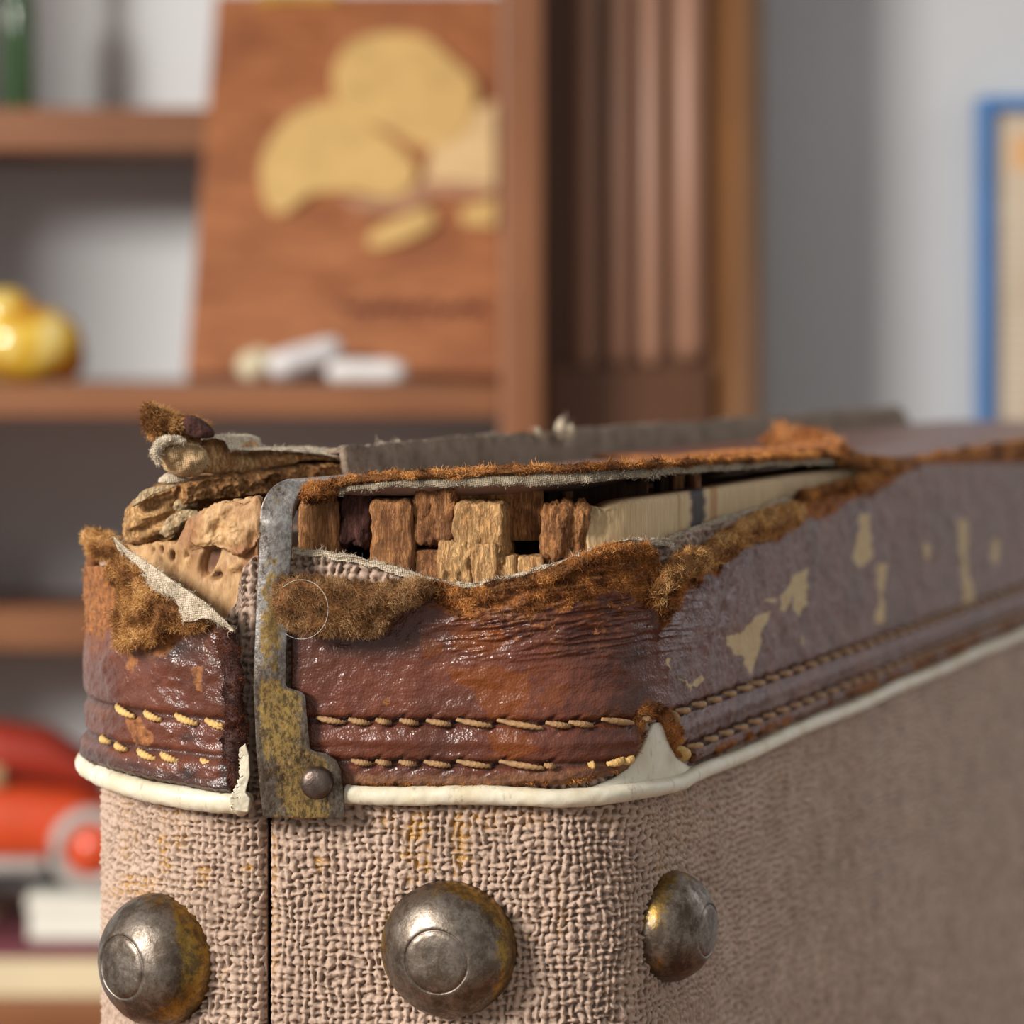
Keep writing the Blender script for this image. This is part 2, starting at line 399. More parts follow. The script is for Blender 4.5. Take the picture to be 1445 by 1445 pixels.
def ivory():
    t = NT('ivory_piping')
    c = t.ramp(t.noise(120, 5), [(0.35, (0.60, 0.52, 0.36)), (0.6, (0.70, 0.65, 0.52))])
    c = t.mix(t.ramp(t.noise(650, 6, t.mapped((1, 1, .35)), 0.75), [(0.56, 0.0), (0.70, 0.75)]), c, (0.33, 0.22, 0.12))
    t.set(Base_Color=c, Roughness=0.38, Subsurface_Weight=0.12, Subsurface_Scale=0.002); t.bump(t.noise(700, 4), 0.0002, 0.4); return t.m
M['ivory'] = ivory()
M['thread'] = simple('waxed_thread', (0.31, 0.175, 0.075), 0.7, 0, 0.35, 600, 0.0002, 2500)
M['thread_light'] = simple('ochre_thread', (0.56, 0.35, 0.12), 0.7, 0, 0.3, 600, 0.0002, 2500)
# ------------------------------------------------------------------ setting
def box(name, lo, hi, mat, parent=None, bevel=0.0, kind=None, label=None, seg=2):
    lo = np.array(lo, float); hi = np.array(hi, float)
    V = [[(lo, hi)[i][0], (lo, hi)[j][1], (lo, hi)[k][2]] for i in (0, 1) for j in (0, 1) for k in (0, 1)]
    Fq = [(0, 1, 3, 2), (4, 6, 7, 5), (0, 4, 5, 1), (2, 3, 7, 6), (0, 2, 6, 4), (1, 5, 7, 3)]
    o = mk(name, V, Fq, mat, parent, smooth=False, kind=kind, label=label)
    if bevel:
        b = o.modifiers.new('edge', 'BEVEL'); b.width = bevel; b.segments = seg
    return o
YB = 1.60                                                # back wall
YF = 1.33                                                # shelf fronts
wall_m = simple('white_plaster', (0.70, 0.72, 0.74), 0.9, 0, 0.03, 6, 0.0006, 120)
floor_m = simple('floor_boards', (0.25, 0.15, 0.09), 0.6, 0, 0.2, 6)
box('floor', (-2.2, -1.6, -0.05), (2.2, YB, 0.0), floor_m, kind='structure')
box('wall_back', (-2.2, YB, -0.05), (2.2, YB+0.1, 2.8), wall_m, kind='structure')
def X(px, Y): return (px-CX)/F*Y
def Z(py, Y): return ZC-(py-HY)/F*Y
YW = 1.46                                                # added step: wall set forward so the shelf unit's shadow falls shorter
box('wall_right', (X(1090, 1.365), YW, 0.0), (2.2, YB+0.0, 2.8), simple('grey_white_plaster', (0.50, 0.515, 0.53), 0.9, 0, 0.03, 6, 0.0006, 120), kind='structure')
def varnish(name, lo, hi, stretch=(1, 1, 1), rough=0.42):
    t = NT(name)
    g = t.noise(42, 5, t.mapped(stretch), 0.6, 0.5); f = t.noise(9, 3)
    c = t.ramp(g, [(0.3, lo), (0.7, hi)]); c = t.mix(t.ramp(f, [(0.4, 0.0), (0.8, 0.35)]), c, tuple(x*0.5 for x in lo))
    t.set(Base_Color=c, Roughness=rough, Specular_IOR_Level=0.35); return t.m
M['cab_v'] = varnish('varnished_wood_upright', (0.19, 0.075, 0.032), (0.30, 0.125, 0.058), (2, 2, 0.15))
M['cab_h'] = varnish('varnished_wood_shelf', (0.20, 0.075, 0.03), (0.33, 0.14, 0.062), (0.15, 2, 2))
M['cab_d'] = varnish('dark_varnished_wood', (0.08, 0.034, 0.016), (0.13, 0.058, 0.03), (2, 2, 0.15))
M['cab_r'] = varnish('reddish_reed_wood', (0.27, 0.14, 0.09), (0.38, 0.20, 0.125), (2, 2, 0.1), 0.36)
cab = root('shelf_unit', (X(560, YF), YF+0.07, 0.0), 'brown wooden shelf unit with a reeded right side, standing against the white wall', 'shelf unit')
xs0 = X(-520, YF); xs1 = X(706, YF); zbot = 0.0; ztop = 1.62
box('side_panel', (xs0-0.02, YF, 0.0), (xs0, YB-0.002, ztop), M['cab_v'], cab, 0.0015)
box('side_panel', (xs1, YF-0.004, 0.0), (X(766, YF), YB-0.002, ztop), M['cab_v'], cab, 0.002)
def shelf_z(py): return Z(py, YF)
YA = 1.49
for py, th, yf in ((152, 0.0215, YA), (543, 0.0145, YF), (858, 0.0215, 1.50), (1412, 0.018, YF)):
    zz = Z(py, yf); box('shelf_board', (xs0, yf, zz-th), (xs1, YB-0.002, zz), M['cab_h'], cab, 0.0012)
for zz in (0.62, 0.32, 0.08): box('shelf_board', (xs0, YF, zz-0.016), (xs1, YB-0.002, zz), M['cab_h'], cab, 0.001)
box('shelf_board', (xs0-0.02, YF-0.004, ztop), (X(1086, YF), YB-0.002, ztop+0.02), M['cab_h'], cab, 0.002)
# reeded pilaster to the right
YP = 1.365
xr0 = X(766, YP); xr1 = X(1086, YP)
box('pilaster_panel', (xr0, YP+0.014, 0.0), (X(1010, YP), YB-0.002, ztop), M['cab_d'], cab)
box('bottom_rail', (xr0, YP+0.004, Z(700, YP)), (X(1008, YP), YP+0.0145, Z(519, YP)), M['cab_d'], cab, 0.003)
for pc, wd, pe in ((828, 30, 528), (875, 34, 522), (921, 32, 518), (976, 44, 512)):
    xc = X(pc, YP); r = wd/2/F*YP*1.1; zt = ztop-0.02; zb = Z(pe, YP)
    n = 10; a = np.linspace(-math.pi/2, math.pi/2, n)
    prof = np.stack([xc+r*np.sin(a), YP+0.0141-0.9*r*np.cos(a)-0.001], -1)
    hs = np.array([zb, zb+0.001, zb+0.004, zb+0.009, zt]); ks = np.array([0.25, .55, 0.85, 1, 1])
    G = np.zeros((n, 5, 3))
    for j in range(5):
        G[:, j, 0] = xc+(prof[:, 0]-xc)*ks[j]; G[:, j, 1] = YP+0.0141+(prof[:, 1]-YP-0.0141)*ks[j]; G[:, j, 2] = hs[j]
    Q = G.copy(); Q[..., 1] = YP+0.0142
    V, Fq = closed_sheet(G, Q); mk('reed', V, Fq, M['cab_r'], cab)
# rounded post at the cabinet's right corner
n = 24; a = np.linspace(-math.pi/2, math.pi/2*1.0, n); rad = (X(1086, YP)-X(1004, YP))/2; xc = (X(1086, YP)+X(1004, YP))/2
pr = np.stack([xc+rad*np.sin(a), YP+0.03-0.03*np.cos(a)], -1)
G = np.zeros((n, 2, 3)); G[:, :, 0] = pr[:, 0:1]; G[:, :, 1] = pr[:, 1:2]; G[:, 0, 2] = 0; G[:, 1, 2] = ztop
Q = G.copy(); Q[..., 1] = YB-0.003
V, Fq = closed_sheet(G, Q); mk('corner_post', V, Fq, varnish('golden_brown_post', (0.13, 0.055, 0.02), (0.22, 0.10, 0.036), (2, 2, .15)), cab)
# ---- things on the shelves
zB = shelf_z(543); zD = shelf_z(1412); zA = Z(152, 1.49)
pl = root('carved_plaque', (X(490, 1.362), 1.362, zB), 'square brown wooden plaque with pale raised inlay, leaning on the middle shelf', 'plaque')
lean = 0.80; YQ = 1.362; LN = math.hypot(1, lean)
def PQ(px, py, off=0.0):
    """a point on the leaning plaque's face"""
    Y_ = (YQ+lean*(ZC-zB))/(1+lean*(py-HY)/F); p = W(px, py, Y_); return p+off*np.array([0, -1/LN, lean/LN])
def slab(name, poly, off0, off1, mat, parent, k=1, **kw):
    B = smooth_poly(poly, k) if k > 1 else np.array(poly, float)
    n = len(B); Vf = [PQ(p[0], p[1], off1) for p in B]; Vb = [PQ(p[0], p[1], off0) for p in B]
    Fq = [tuple(range(n))[::-1], tuple(range(n, 2*n))]+[(i, (i+1) % n, n+(i+1) % n, n+i) for i in range(n)]
    o = mk(name, np.array(Vf+Vb), Fq, mat, parent, smooth=False, **kw)
    b = o.modifiers.new('edge', 'BEVEL'); b.width = 0.0008; b.segments = 2; b.limit_method = 'ANGLE'
    return o
def plaque_mat():
    t = NT('stained_plaque_wood')
    g = t.noise(60, 5, t.mapped((0.4, 1, 1.5)), 0.6, 1.2); f = t.noise(22, 3)
    c = t.ramp(g, [(0.3, (0.27, 0.093, 0.038)), (0.7, (0.46, 0.19, 0.082))]); c = t.mix(t.ramp(f, [(0.45, 0.0), (0.75, 0.5)]), c, (0.16, 0.055, 0.03))
    t.set(Base_Color=c, Roughness=0.45); return t.m
M['plq'] = plaque_mat()
slab('board', [(262, 524), (706, 524), (706.5, -10), (305, -10)], -0.008, 0.0, M['plq'], pl)
pale = simple('pale_inlay_wood', (0.66, 0.44, 0.17), 0.5, 0, 0.12, 60)
pale2 = simple('paler_inlay_wood', (0.72, 0.52, 0.27), 0.5, 0, 0.1, 60)
slab('inlay', [(368, 245), (385, 200), (420, 165), (470, 150), (500, 170), (560, 210), (590, 250), (560, 285), (500, 275), (440, 280), (405, 305), (378, 295)], 0.0003, 0.004, pale, pl, 4)
slab('inlay', [(470, 120), (490, 75), (540, 55), (600, 62), (640, 95), (672, 130), (660, 190), (610, 215), (550, 190), (490, 165)], 0.0003, 0.0052, pale, pl, 4, label='rounded upper inlay piece')
slab('inlay', [(610, 215), (660, 165), (700, 150), (700, 270), (650, 262), (600, 262)], 0.0003, 0.0044, pale2, pl)
slab('inlay', [(530, 330), (600, 300), (612, 325), (560, 350), (522, 352)], 0.0003, 0.004, pale, pl, 3)
slab('inlay', [(650, 300), (700, 285), (700, 325), (655, 322)], 0.0003, 0.004, pale, pl)
slab('inlay', [(480, 285), (560, 290), (600, 262), (700, 272), (700, 282), (612, 284), (580, 305), (510, 305)], 0.0003, 0.005, simple('rose_inlay_wood', (0.46, 0.25, 0.15), .5), pl)
slab('inlay', [(366, -6), (478, -6), (478, 6), (420, 4), (368, 12)], 0.0003, 0.004, simple('ochre_inlay_wood', (0.5, 0.3, 0.05), .5), pl)
pts = [PQ(480+x*2.1, 437-6*math.sin(x*0.62)-3*math.sin(x*0.23+1), 0.0006) for x in range(101)]
V, Fq = tube(pts, 0.0012, 6); mk('carved_line', V, Fq, simple('burnt_groove', (0.13, 0.03, 0.02), .6), pl)
# chalk-like pieces
def stick(name, a, b, r, mat, label, sides=6, sq=1.0, rest=0.0005):
    a = np.array(a); b = np.array(b); lo = min(a[2], b[2])
    rt = root(name, tuple(((a+b)/2)[:2])+(zB,), label, 'chalk')
    t = np.linspace(0, 1, 9)[:, None]; P = a*(1-t)+b*t
    rr = r*np.array([0.8, 0.97, 1, 1.0, 0.99, 1.0, 1, 0.97, 0.8])
    V, Fq = tube(P, rr, 10, 0.06, 3, (1, sq)); o = mk('piece', V, Fq, mat, rt); return rt
chalk = simple('white_chalk', (0.72, 0.70, 0.70), 0.9, 0, 0.06, 90, 0.0006, 300)
stick('chalk_stick', [X(385, 1.343), 1.343, zB+0.0075], [X(478, 1.356), 1.356, zB+0.0165], 0.0068, chalk, 'thick greyish white chalk stick, propped up at a slant before the plaque')
stick('chalk_stick', [X(466, 1.339), 1.339, zB+0.0058], [X(568, 1.341), 1.341, zB+0.0058], 0.0055, simple('white_chalk_flat', (0.76, 0.74, 0.73), 0.9, 0, .06, 90), 'white chalk stick lying flat on the shelf edge, rightmost of the three')
st = stick('chalk_stub', [X(345, 1.341), 1.341, zB+0.0068], [X(376, 1.350), 1.350, zB+0.0115], 0.0065, simple('cream_chalk', (0.74, 0.66, 0.46), 0.9, 0, .1, 90), 'short cream stub lying left of the slanted white chalk')
# amber ornament
amb = NT('amber_glaze'); amb.set(Base_Color=amb.ramp(amb.noise(45, 3), [(0.35, (0.50, 0.20, 0.01)), (0.5, (0.74, 0.50, 0.05)), (0.62, (0.80, 0.72, 0.42))]), Roughness=0.12, Coat_Weight=0.6)
def ball(name, c, r, mat, parent, nu=28, nv=18, sc=(1, 1, 1), amp=0.0):
    u = np.linspace(0, 2*math.pi, nu, endpoint=False); v = np.linspace(0, math.pi, nv)
    D = np.stack([np.sin(v)[:, None]*np.cos(u)[None], np.sin(v)[:, None]*np.sin(u)[None], np.cos(v)[:, None]*np.ones(nu)[None]], -1)
    R = 1+amp*(2*fbm(D[..., 0]*2+5, D[..., 2]*2+D[..., 1], 4)-1)
    V = np.array(c)+D*r*np.array(sc)*R[..., None]; i = np.arange(nv-1)[:, None]*nu; j = np.arange(nu)[None]; k = (j+1) % nu
    Fq = np.stack([i+j, i+nu+j, i+nu+k, i+k], -1).reshape(-1, 4); V = V.reshape(-1, 3)
    V[:nu] = V[0]; V[-nu:] = V[-1]
    return mk(name, V, Fq, mat, parent)
orn = root('ceramic_ornament', (X(40, 1.36), 1.36, zB), 'glossy yellow and amber ceramic ornament at the left end of the middle shelf', 'ornament')
ball('body', (X(28, 1.36), 1.375, zB+0.0185), 0.019, amb.m, orn, sc=(1.45, 1, 0.97))
ball('head', (X(0, 1.36), 1.375, zB+0.032), 0.0125, amb.m, orn, sc=(1.2, 1, 1))
ball('tail', (X(84, 1.355), 1.375, zB+0.0125), 0.0095, simple('brown_glaze', (0.28, 0.09, 0.01), 0.12, 0, .2, 60, coat=.6), orn, sc=(0.95, 1, 1.2))
# green bottle on the upper shelf
bt = root('green_bottle', (X(26, 1.53), 1.53, zA), 'green glass bottle on the upper shelf at the left', 'bottle')
gl = NT('green_glass'); gl.set(Base_Color=(0.10, 0.21, 0.09), Roughness=0.08, Transmission_Weight=0.55)
def lathe(name, cx, cy, prof, mat, parent, seg=28):
    a = np.linspace(0, 2*math.pi, seg, endpoint=False); P = np.array(prof)
    V = np.stack([cx+P[:, 0:1]*np.cos(a), cy+P[:, 0:1]*np.sin(a), P[:, 1:2]*np.ones(seg)], -1).reshape(-1, 3)
    n = len(P); i = np.arange(n-1)[:, None]*seg; j = np.arange(seg)[None]; k = (j+1) % seg
    Fq = np.stack([i+j, i+k, i+seg+k, i+seg+j], -1).reshape(-1, 4)
    return mk(name, V, Fq, mat, parent)
xb = X(26, 1.53)
lathe('glass', xb, 1.53, [(0.0001, zA+.0005), (0.0078, zA+.0005), (0.0085, zA+.002), (0.0085, zA+.055), (0.007, zA+.064), (0.004, zA+.072), (0.004, zA+.09), (0.0001, zA+.09)], gl.m, bt)
lathe('cap', xb, 1.53, [(0.0001, zA+.088), (0.005, zA+.088), (0.005, zA+.1), (0.0001, zA+.1)], M['cab_d'], bt)
# books and box on the lower shelf
cream = simple('cream_cover', (0.74, 0.62, 0.40), 0.6, 0, 0.06, 20); page = simple('paper_edge', (0.80, 0.76, 0.64), 0.85, 0, .05, 200)
def book(x0, x1, y0, y1, z0, z1, mat, label):
    y0 += .03; y1 += .03
    rt = root('book', ((x0+x1)/2, (y0+y1)/2, z0), label, 'book', 'books stacked on the lower shelf'); e = 0.0009
    box('cover', (x0, y0, z0), (x1, y1, z0+e), mat, rt); box('cover', (x0, y0, z1-e), (x1, y1, z1), mat, rt)
    box('spine', (x0, y0-0.0008, z0), (x1, y0+0.0006, z1), mat, rt, 0.0005); box('page_block', (x0+.001, y0+.0008, z0+e), (x1-.001, y1-.002, z1-e), page, rt); return rt
zz = zD+0.0002
book(X(-150, 1.31), X(210, 1.31), 1.308, 1.42, zz, zz+0.0165, cream, 'thick cream book, lowest of the stack on the lower shelf'); zz += 0.0167
book(X(-60, 1.31), X(185, 1.31), 1.312, 1.41, zz, zz+0.007, simple('maroon_cover', (0.16, 0.035, 0.05), 0.5), 'thin maroon book in the stack on the lower shelf'); zz += 0.0072
bx = root('white_box', (X(110, 1.36), 1.375, zz), 'small white box on top of the maroon book under the toy car', 'box')
wb = simple('white_card', (0.80, 0.79, 0.70), 0.6, 0, .03, 20)
box('box_base', (X(38, 1.34), 1.345, zz), (X(205, 1.34), 1.43, zz+0.014), wb, bx, 0.0008); box('lid', (X(35, 1.34), 1.3435, zz+0.0142), (X(208, 1.34), 1.4315, zz+0.0205), wb, bx, 0.0008)
zc = zz+0.0207
# red toy car
car = root('toy_car', (X(60, 1.37), 1.375, zc), 'shiny red toy car with grey wheels, at the left on the lower shelf', 'toy car')
red = simple('red_enamel', (0.66, 0.075, 0.02), 0.25, 0, 0.15, 30, coat=0.5); grey = simple('grey_metal_trim', (0.42, 0.39, 0.36), 0.45, 0, .1, 40); blk = simple('black_rubber', (0.03, 0.03, 0.035), 0.6, 0, .1, 40)
def loft(name, secs, mat, parent, seg=28):
    a = np.linspace(0, 2*math.pi, seg, endpoint=False); L = []
    for x, zc_, hz, hy in secs:
        ca, sa = np.cos(a), np.sin(a); e = 0.75
        L.append(np.stack([np.full(seg, x), 1.375+hy*np.sign(ca)*np.abs(ca)**e, zc_+hz*np.sign(sa)*np.abs(sa)**e], -1))
    V = np.array(L).reshape(-1, 3); n = len(secs); i = np.arange(n-1)[:, None]*seg; j = np.arange(seg)[None]; k = (j+1) % seg
    Fq = np.stack([i+j, i+k, i+seg+k, i+seg+j], -1).reshape(-1, 4).tolist(); Fq += [tuple(range(seg))[::-1], tuple(range((n-1)*seg, n*seg))]
    return mk(name, V, Fq, mat, parent)
def cx_(px): return X(px, 1.36)
loft('body', [(cx_(-210), zc+.024, .006, .012), (cx_(-180), zc+.026, .013, .022), (cx_(-100), zc+.029, .018, .026), (cx_(20), zc+.030, .019, .027), (cx_(100), zc+.029, .017, .026), (cx_(160), zc+.026, .013, .023), (cx_(195), zc+.023, .007, .015)], red, car)
loft('roof', [(cx_(-160), zc+.045, .005, .014), (cx_(-110), zc+.058, .012, .019), (cx_(-20), zc+.064, .012, .020), (cx_(60), zc+.061, .012, .020), (cx_(115), zc+.054, .008, .016), (cx_(140), zc+.046, .004, .012)], simple('dark_red_enamel', (0.34, 0.03, 0.015), 0.3, 0, .1, 30, coat=.4), car)
loft('window', [(cx_(-110), zc+.048, .007, .0205), (cx_(-20), zc+.052, .009, .0212), (cx_(5), zc+.052, .009, .0212)], simple('cream_window', (0.62, 0.42, 0.22), 0.3, 0, .1, 30), car)
for px in (135, -130):
    for yy in (1.348, 1.402):
        xw = cx_(px); th = np.linspace(0, 2*math.pi, 33); R0 = 0.0155; rr = 0.0042
        P = np.stack([xw+R0*np.cos(th), np.full(33, yy), zc+0.0201+R0*np.sin(th)], -1)
        V, Fq = tube(P, rr, 10, caps=False); wh = mk('wheel', V, Fq, grey if yy < 1.37 else blk, car)
        mk('hub', *(lambda s: (np.concatenate([np.stack([xw+0.0115*np.cos(th[:-1]), np.full(32, yy+d), zc+0.0201+0.0115*np.sin(th[:-1])], -1) for d in (-0.003, 0.003)]), [tuple(range(32)), tuple(range(63, 31, -1))]+[(i, 32+i, 32+(i+1) % 32, (i+1) % 32) for i in range(32)]))(0), red, wh, base=np.array(car['_b']))
box('bumper', (cx_(-215), 1.352, zc+.0085), (cx_(70), 1.398, zc+.015), grey, car, 0.003)
box('undercarriage', (cx_(-60), 1.355, zc+.004), (cx_(200), 1.395, zc+.016), blk, car, 0.002)
# framed picture on the wall
Yp = YW-0.012
pf = root('framed_picture', (X(1520, Yp), YW, Z(700, Yp)), 'blue-framed printed sheet hanging on the white wall at the right', 'picture')
blue = simple('blue_frame_paint', (0.045, 0.17, 0.42), 0.4, 0, 0.1, 30)
fx0, fx1, fz0, fz1, fw = X(1380, Yp), X(1720, Yp), Z(1020, Yp), Z(137, Yp), 0.0068
box('frame_bar', (fx0, Yp-0.006, fz0), (fx0+fw, YW-0.0005, fz1), blue, pf, 0.001); box('frame_bar', (fx1-fw, Yp-0.006, fz0), (fx1, YW-0.0005, fz1), blue, pf, 0.001)
box('frame_bar', (fx0+fw, Yp-0.006, fz1-fw), (fx1-fw, YW-0.0005, fz1), blue, pf, 0.001); box('frame_bar', (fx0+fw, Yp-0.006, fz0), (fx1-fw, YW-0.0005, fz0+fw), blue, pf, 0.001)
t = NT('printed_sheet'); sep = t.n('ShaderNodeSeparateXYZ'); t.l(t.tc.outputs['Generated'], sep.inputs[0])
base_c = t.ramp(t.noise(25, 3), [(0.3, (0.52, 0.42, 0.30)), (0.7, (0.62, 0.52, 0.40))])
ln = t.math('FRACT', t.math('MULTIPLY', sep.outputs[2], 62.0)); ls = t.math('MULTIPLY', t.math('GREATER_THAN', ln, 0.62), t.math('LESS_THAN', sep.outputs[2], 0.82))
c = t.mix(t.math('MULTIPLY', ls, 0.35), base_c, (0.25, 0.2, 0.15))
bnd = t.math('MULTIPLY', t.math('GREATER_THAN', sep.outputs[2], 0.90), t.math('LESS_THAN', sep.outputs[2], 0.96)); bnd = t.math('MULTIPLY', bnd, t.math('GREATER_THAN', sep.outputs[0], 0.09))
t.set(Base_Color=t.mix(t.math('MULTIPLY', bnd, 0.75), c, (0.72, 0.36, 0.12)), Roughness=0.7)
box('print', (fx0+fw, Yp, fz0+fw), (fx1-fw, YW-0.001, fz1-fw), t.m, pf)
# table that carries the suitcase
tb = root('table', (0.05, 0.62, 0.0), 'wooden table the suitcase stands on, below the frame', 'table')
box('tabletop', (-0.45, 0.30, 0.77), (0.60, 1.12, 0.80), M['cab_h'], tb, 0.003)
for x in (-0.40, 0.50):
    for y in (0.35, 1.02): box('leg', (x, y, 0.0), (x+0.05, y+0.05, 0.77), M['cab_v'], tb, 0.003)
# ------------------------------------------------------------------ THE SUITCASE
case = root('suitcase', tuple(CASE_BASE), 'battered vintage suitcase in tweed cloth with torn brown leather corners and domed metal studs', 'suitcase')
S_END = 0.545; SL_END = -0.52
def lines(*segs):
    out = []
    for a, b, st in segs: out += list(np.arange(a, b, st))
    out.append(segs[-1][1]); return np.array(out)
def weave(S, Zc, seed=0):
    p = 0.00150
    wx = (fbm(S/0.0035+9, Zc/0.0035, seed+1, 3)-0.5)*0.0016+(fbm(S/0.011, Zc/0.011, seed+6, 2)-0.5)*0.0022; wz = (fbm(S/0.0035, Zc/0.0035+31, seed+2, 3)-0.5)*0.0016+(fbm(S/0.012+4, Zc/0.012, seed+7, 2)-0.5)*0.0022
    wx = wx+(fbm(S/0.0012+3, Zc/0.0016, seed+11, 2)-0.5)*0.0009; wz = wz+(fbm(S/0.0016+13, Zc/0.0012, seed+12, 2)-0.5)*0.0009
    u = (S+wx)/p; v = (Zc+wz)/(p*0.92)
    iu = np.floor(u); iv = np.floor(v); fu = u-iu-0.5; fv = v-iv-0.5
    wu = 0.26+0.19*hash2(iu, np.floor(v/3), seed+3); wv = 0.26+0.19*hash2(iv, np.floor(u/3), seed+4)
    pu = np.sqrt(np.clip(1-(fu/wu)**2, 0, 1)); pv = np.sqrt(np.clip(1-(fv/wv)**2, 0, 1))
    par = hash2(np.floor(u/2), np.floor(v/2), seed+8) > 0.74
    ph = np.where((iu+iv) % 2 == 0, 1.0, -1.0)*np.where(par, -1, 1)
    lu = 0.5+0.5*ph*np.cos(math.pi*fv)**0.7; lv = 0.5-0.5*ph*np.cos(math.pi*fu)**0.7
    h = np.maximum(pu*(0.35+0.65*lu), pv*(0.35+0.65*lv))
    strand = 0.16*np.sin((S*0.6+Zc)/0.00022+vn(S/0.0008, Zc/0.0008, seed+5)*6)
    h = h*(0.62+0.7*fbm(S/0.0018, Zc/0.0018, seed+9, 3))+strand*h
    return h
HB = 0.0715
def stain_of(PX, PY, Hh, spots):
    st = np.zeros_like(Hh); nz = fbm(PX/14, PY/18, 77, 4)
    for cx, cy, rx, ry, k in spots:
        d = np.sqrt(((PX-cx)/rx)**2+((PY-cy)/ry)**2); st = np.maximum(st, k*sstep(1.1, 0.3, d+(nz-0.5)*1.6))
    return np.clip(st*sstep(0.75, 0.42, Hh+(nz-0.5)*0.3), 0, 1)
def cloth(name, sl, zl, ztopf, seed, edge_s, sgn, spots, amp=0.00100):
    S, T = np.meshgrid(sl, zl, indexing='ij')
    zt = ztopf(sl)[:, None]; hi = zl.max(); ref = ZC-0.062
    Zc = np.where(T > ref, ref+(T-ref)/(hi-ref)*(zt-ref), T)
    Hh = weave(S, Zc, seed)
    roll = np.exp(-((S-edge_s)*sgn)/0.0011)*0.0018
    P = surf(S, Zc, Hh*amp-0.0006-roll)
    Qs = surf(S, Zc, -0.0024-roll*0.5)
    x, y = P[..., 0], P[..., 1]; PX = CX+F*x/y; PY = HY+F*(ZC-Zc)/y
    st = stain_of(PX, PY, Hh, spots)
    V, Fq = closed_sheet(P, Qs)
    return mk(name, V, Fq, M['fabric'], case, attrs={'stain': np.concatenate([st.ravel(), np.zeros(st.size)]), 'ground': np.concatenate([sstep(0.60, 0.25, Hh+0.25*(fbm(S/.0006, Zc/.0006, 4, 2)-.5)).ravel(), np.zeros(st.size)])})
top_body = [(383, 778), (415, 775), (500, 787), (560, 803), (610, 817), (660, 824), (700, 818), (760, 803), (800, 790), (850, 772), (900, 764), (940, 764), (955, 757), (1000, 742), (1060, 722), (1120, 703), (1135, 697), (1200, 676), (1270, 655)]
def ztop_body(s):
    x, y, _, _ = outline(s, 0.0); px = CX+F*x/y
    z = ZC-(interp(px, top_body)-HY)*y/F; zz_ = np.where(px > 1270, ZC-0.0243, z)
    return zz_
sl = lines((SEAM+0.0005, 0.10, 0.00021), (0.10, 0.20, 0.00045), (0.20, 0.36, 0.0009), (0.36, S_END, 0.01))
zl = lines((0.80, ZC-0.20, 0.03), (ZC-0.20, ZC-0.125, 0.0008), (ZC-0.125, ZC-0.112, 0.0005), (ZC-0.112, ZC-0.0665, 0.00021), (ZC-0.0665, ZC-0.022, 0.0005))
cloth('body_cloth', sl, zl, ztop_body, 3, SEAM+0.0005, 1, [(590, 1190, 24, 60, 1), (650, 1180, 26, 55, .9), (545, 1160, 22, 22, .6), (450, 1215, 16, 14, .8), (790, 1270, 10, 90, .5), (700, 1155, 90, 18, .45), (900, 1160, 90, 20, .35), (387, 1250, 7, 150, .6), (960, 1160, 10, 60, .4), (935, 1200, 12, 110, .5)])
# the lid's cloth
def ztop_lid(s):
    x, y, _, _ = outline(s, 0.0); px = CX+F*x/y
    return np.where(s < -0.05, ZC-0.036, ZC-(interp(px, [(170, 900), (300, 900), (333, 850), (343, 800), (360, 783), (378, 780)])-HY)*y/F)
sl2 = -lines((-SEAM+0.0004, 0.070, 0.00021), (0.070, 0.10, 0.002), (0.10, -SL_END, 0.03))[::-1]
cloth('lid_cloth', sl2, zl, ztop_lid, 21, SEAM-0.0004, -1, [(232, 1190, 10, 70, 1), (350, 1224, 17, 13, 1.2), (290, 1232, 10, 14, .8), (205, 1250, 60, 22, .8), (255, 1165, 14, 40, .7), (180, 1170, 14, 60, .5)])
# closing panels far side, bottom, inner walls
def plan_poly(ss, off):
    x, y, _, _ = outline(np.array(ss), off); return list(zip(x, y))
fe = plan_poly([S_END], 0)[0]; le = plan_poly([SL_END], 0)[0]
def wallseg(name, a, b, z0, z1, th, mat):
    a = np.array(a); b = np.array(b); d = (b-a)/np.linalg.norm(b-a); nn = np.array([-d[1], d[0]])*th
    V = [(p[0], p[1], z) for z in (z0, z1) for p in (a, b, b+nn, a+nn)]
    return mk(name, V, [(0, 3, 2, 1), (4, 5, 6, 7), (0, 1, 5, 4), (1, 2, 6, 5), (2, 3, 7, 6), (3, 0, 4, 7)], mat, case, smooth=False)
wallseg('end_panel', fe, le, 0.80, ZC-0.0245, -0.002, M['fabric'])
# straight bottom
pp = plan_poly(np.linspace(SL_END, S_END, 60), -0.0015); nb = len(pp)
V = [(x, y, z) for z in (0.8003, 0.805) for x, y in pp]
mk('bottom_panel', V, [tuple(range(nb))[::-1], tuple(range(nb, 2*nb))]+[(i, (i+1) % nb, nb+(i+1) % nb, nb+i) for i in range(nb)], M['wood_dark'], case, smooth=False)
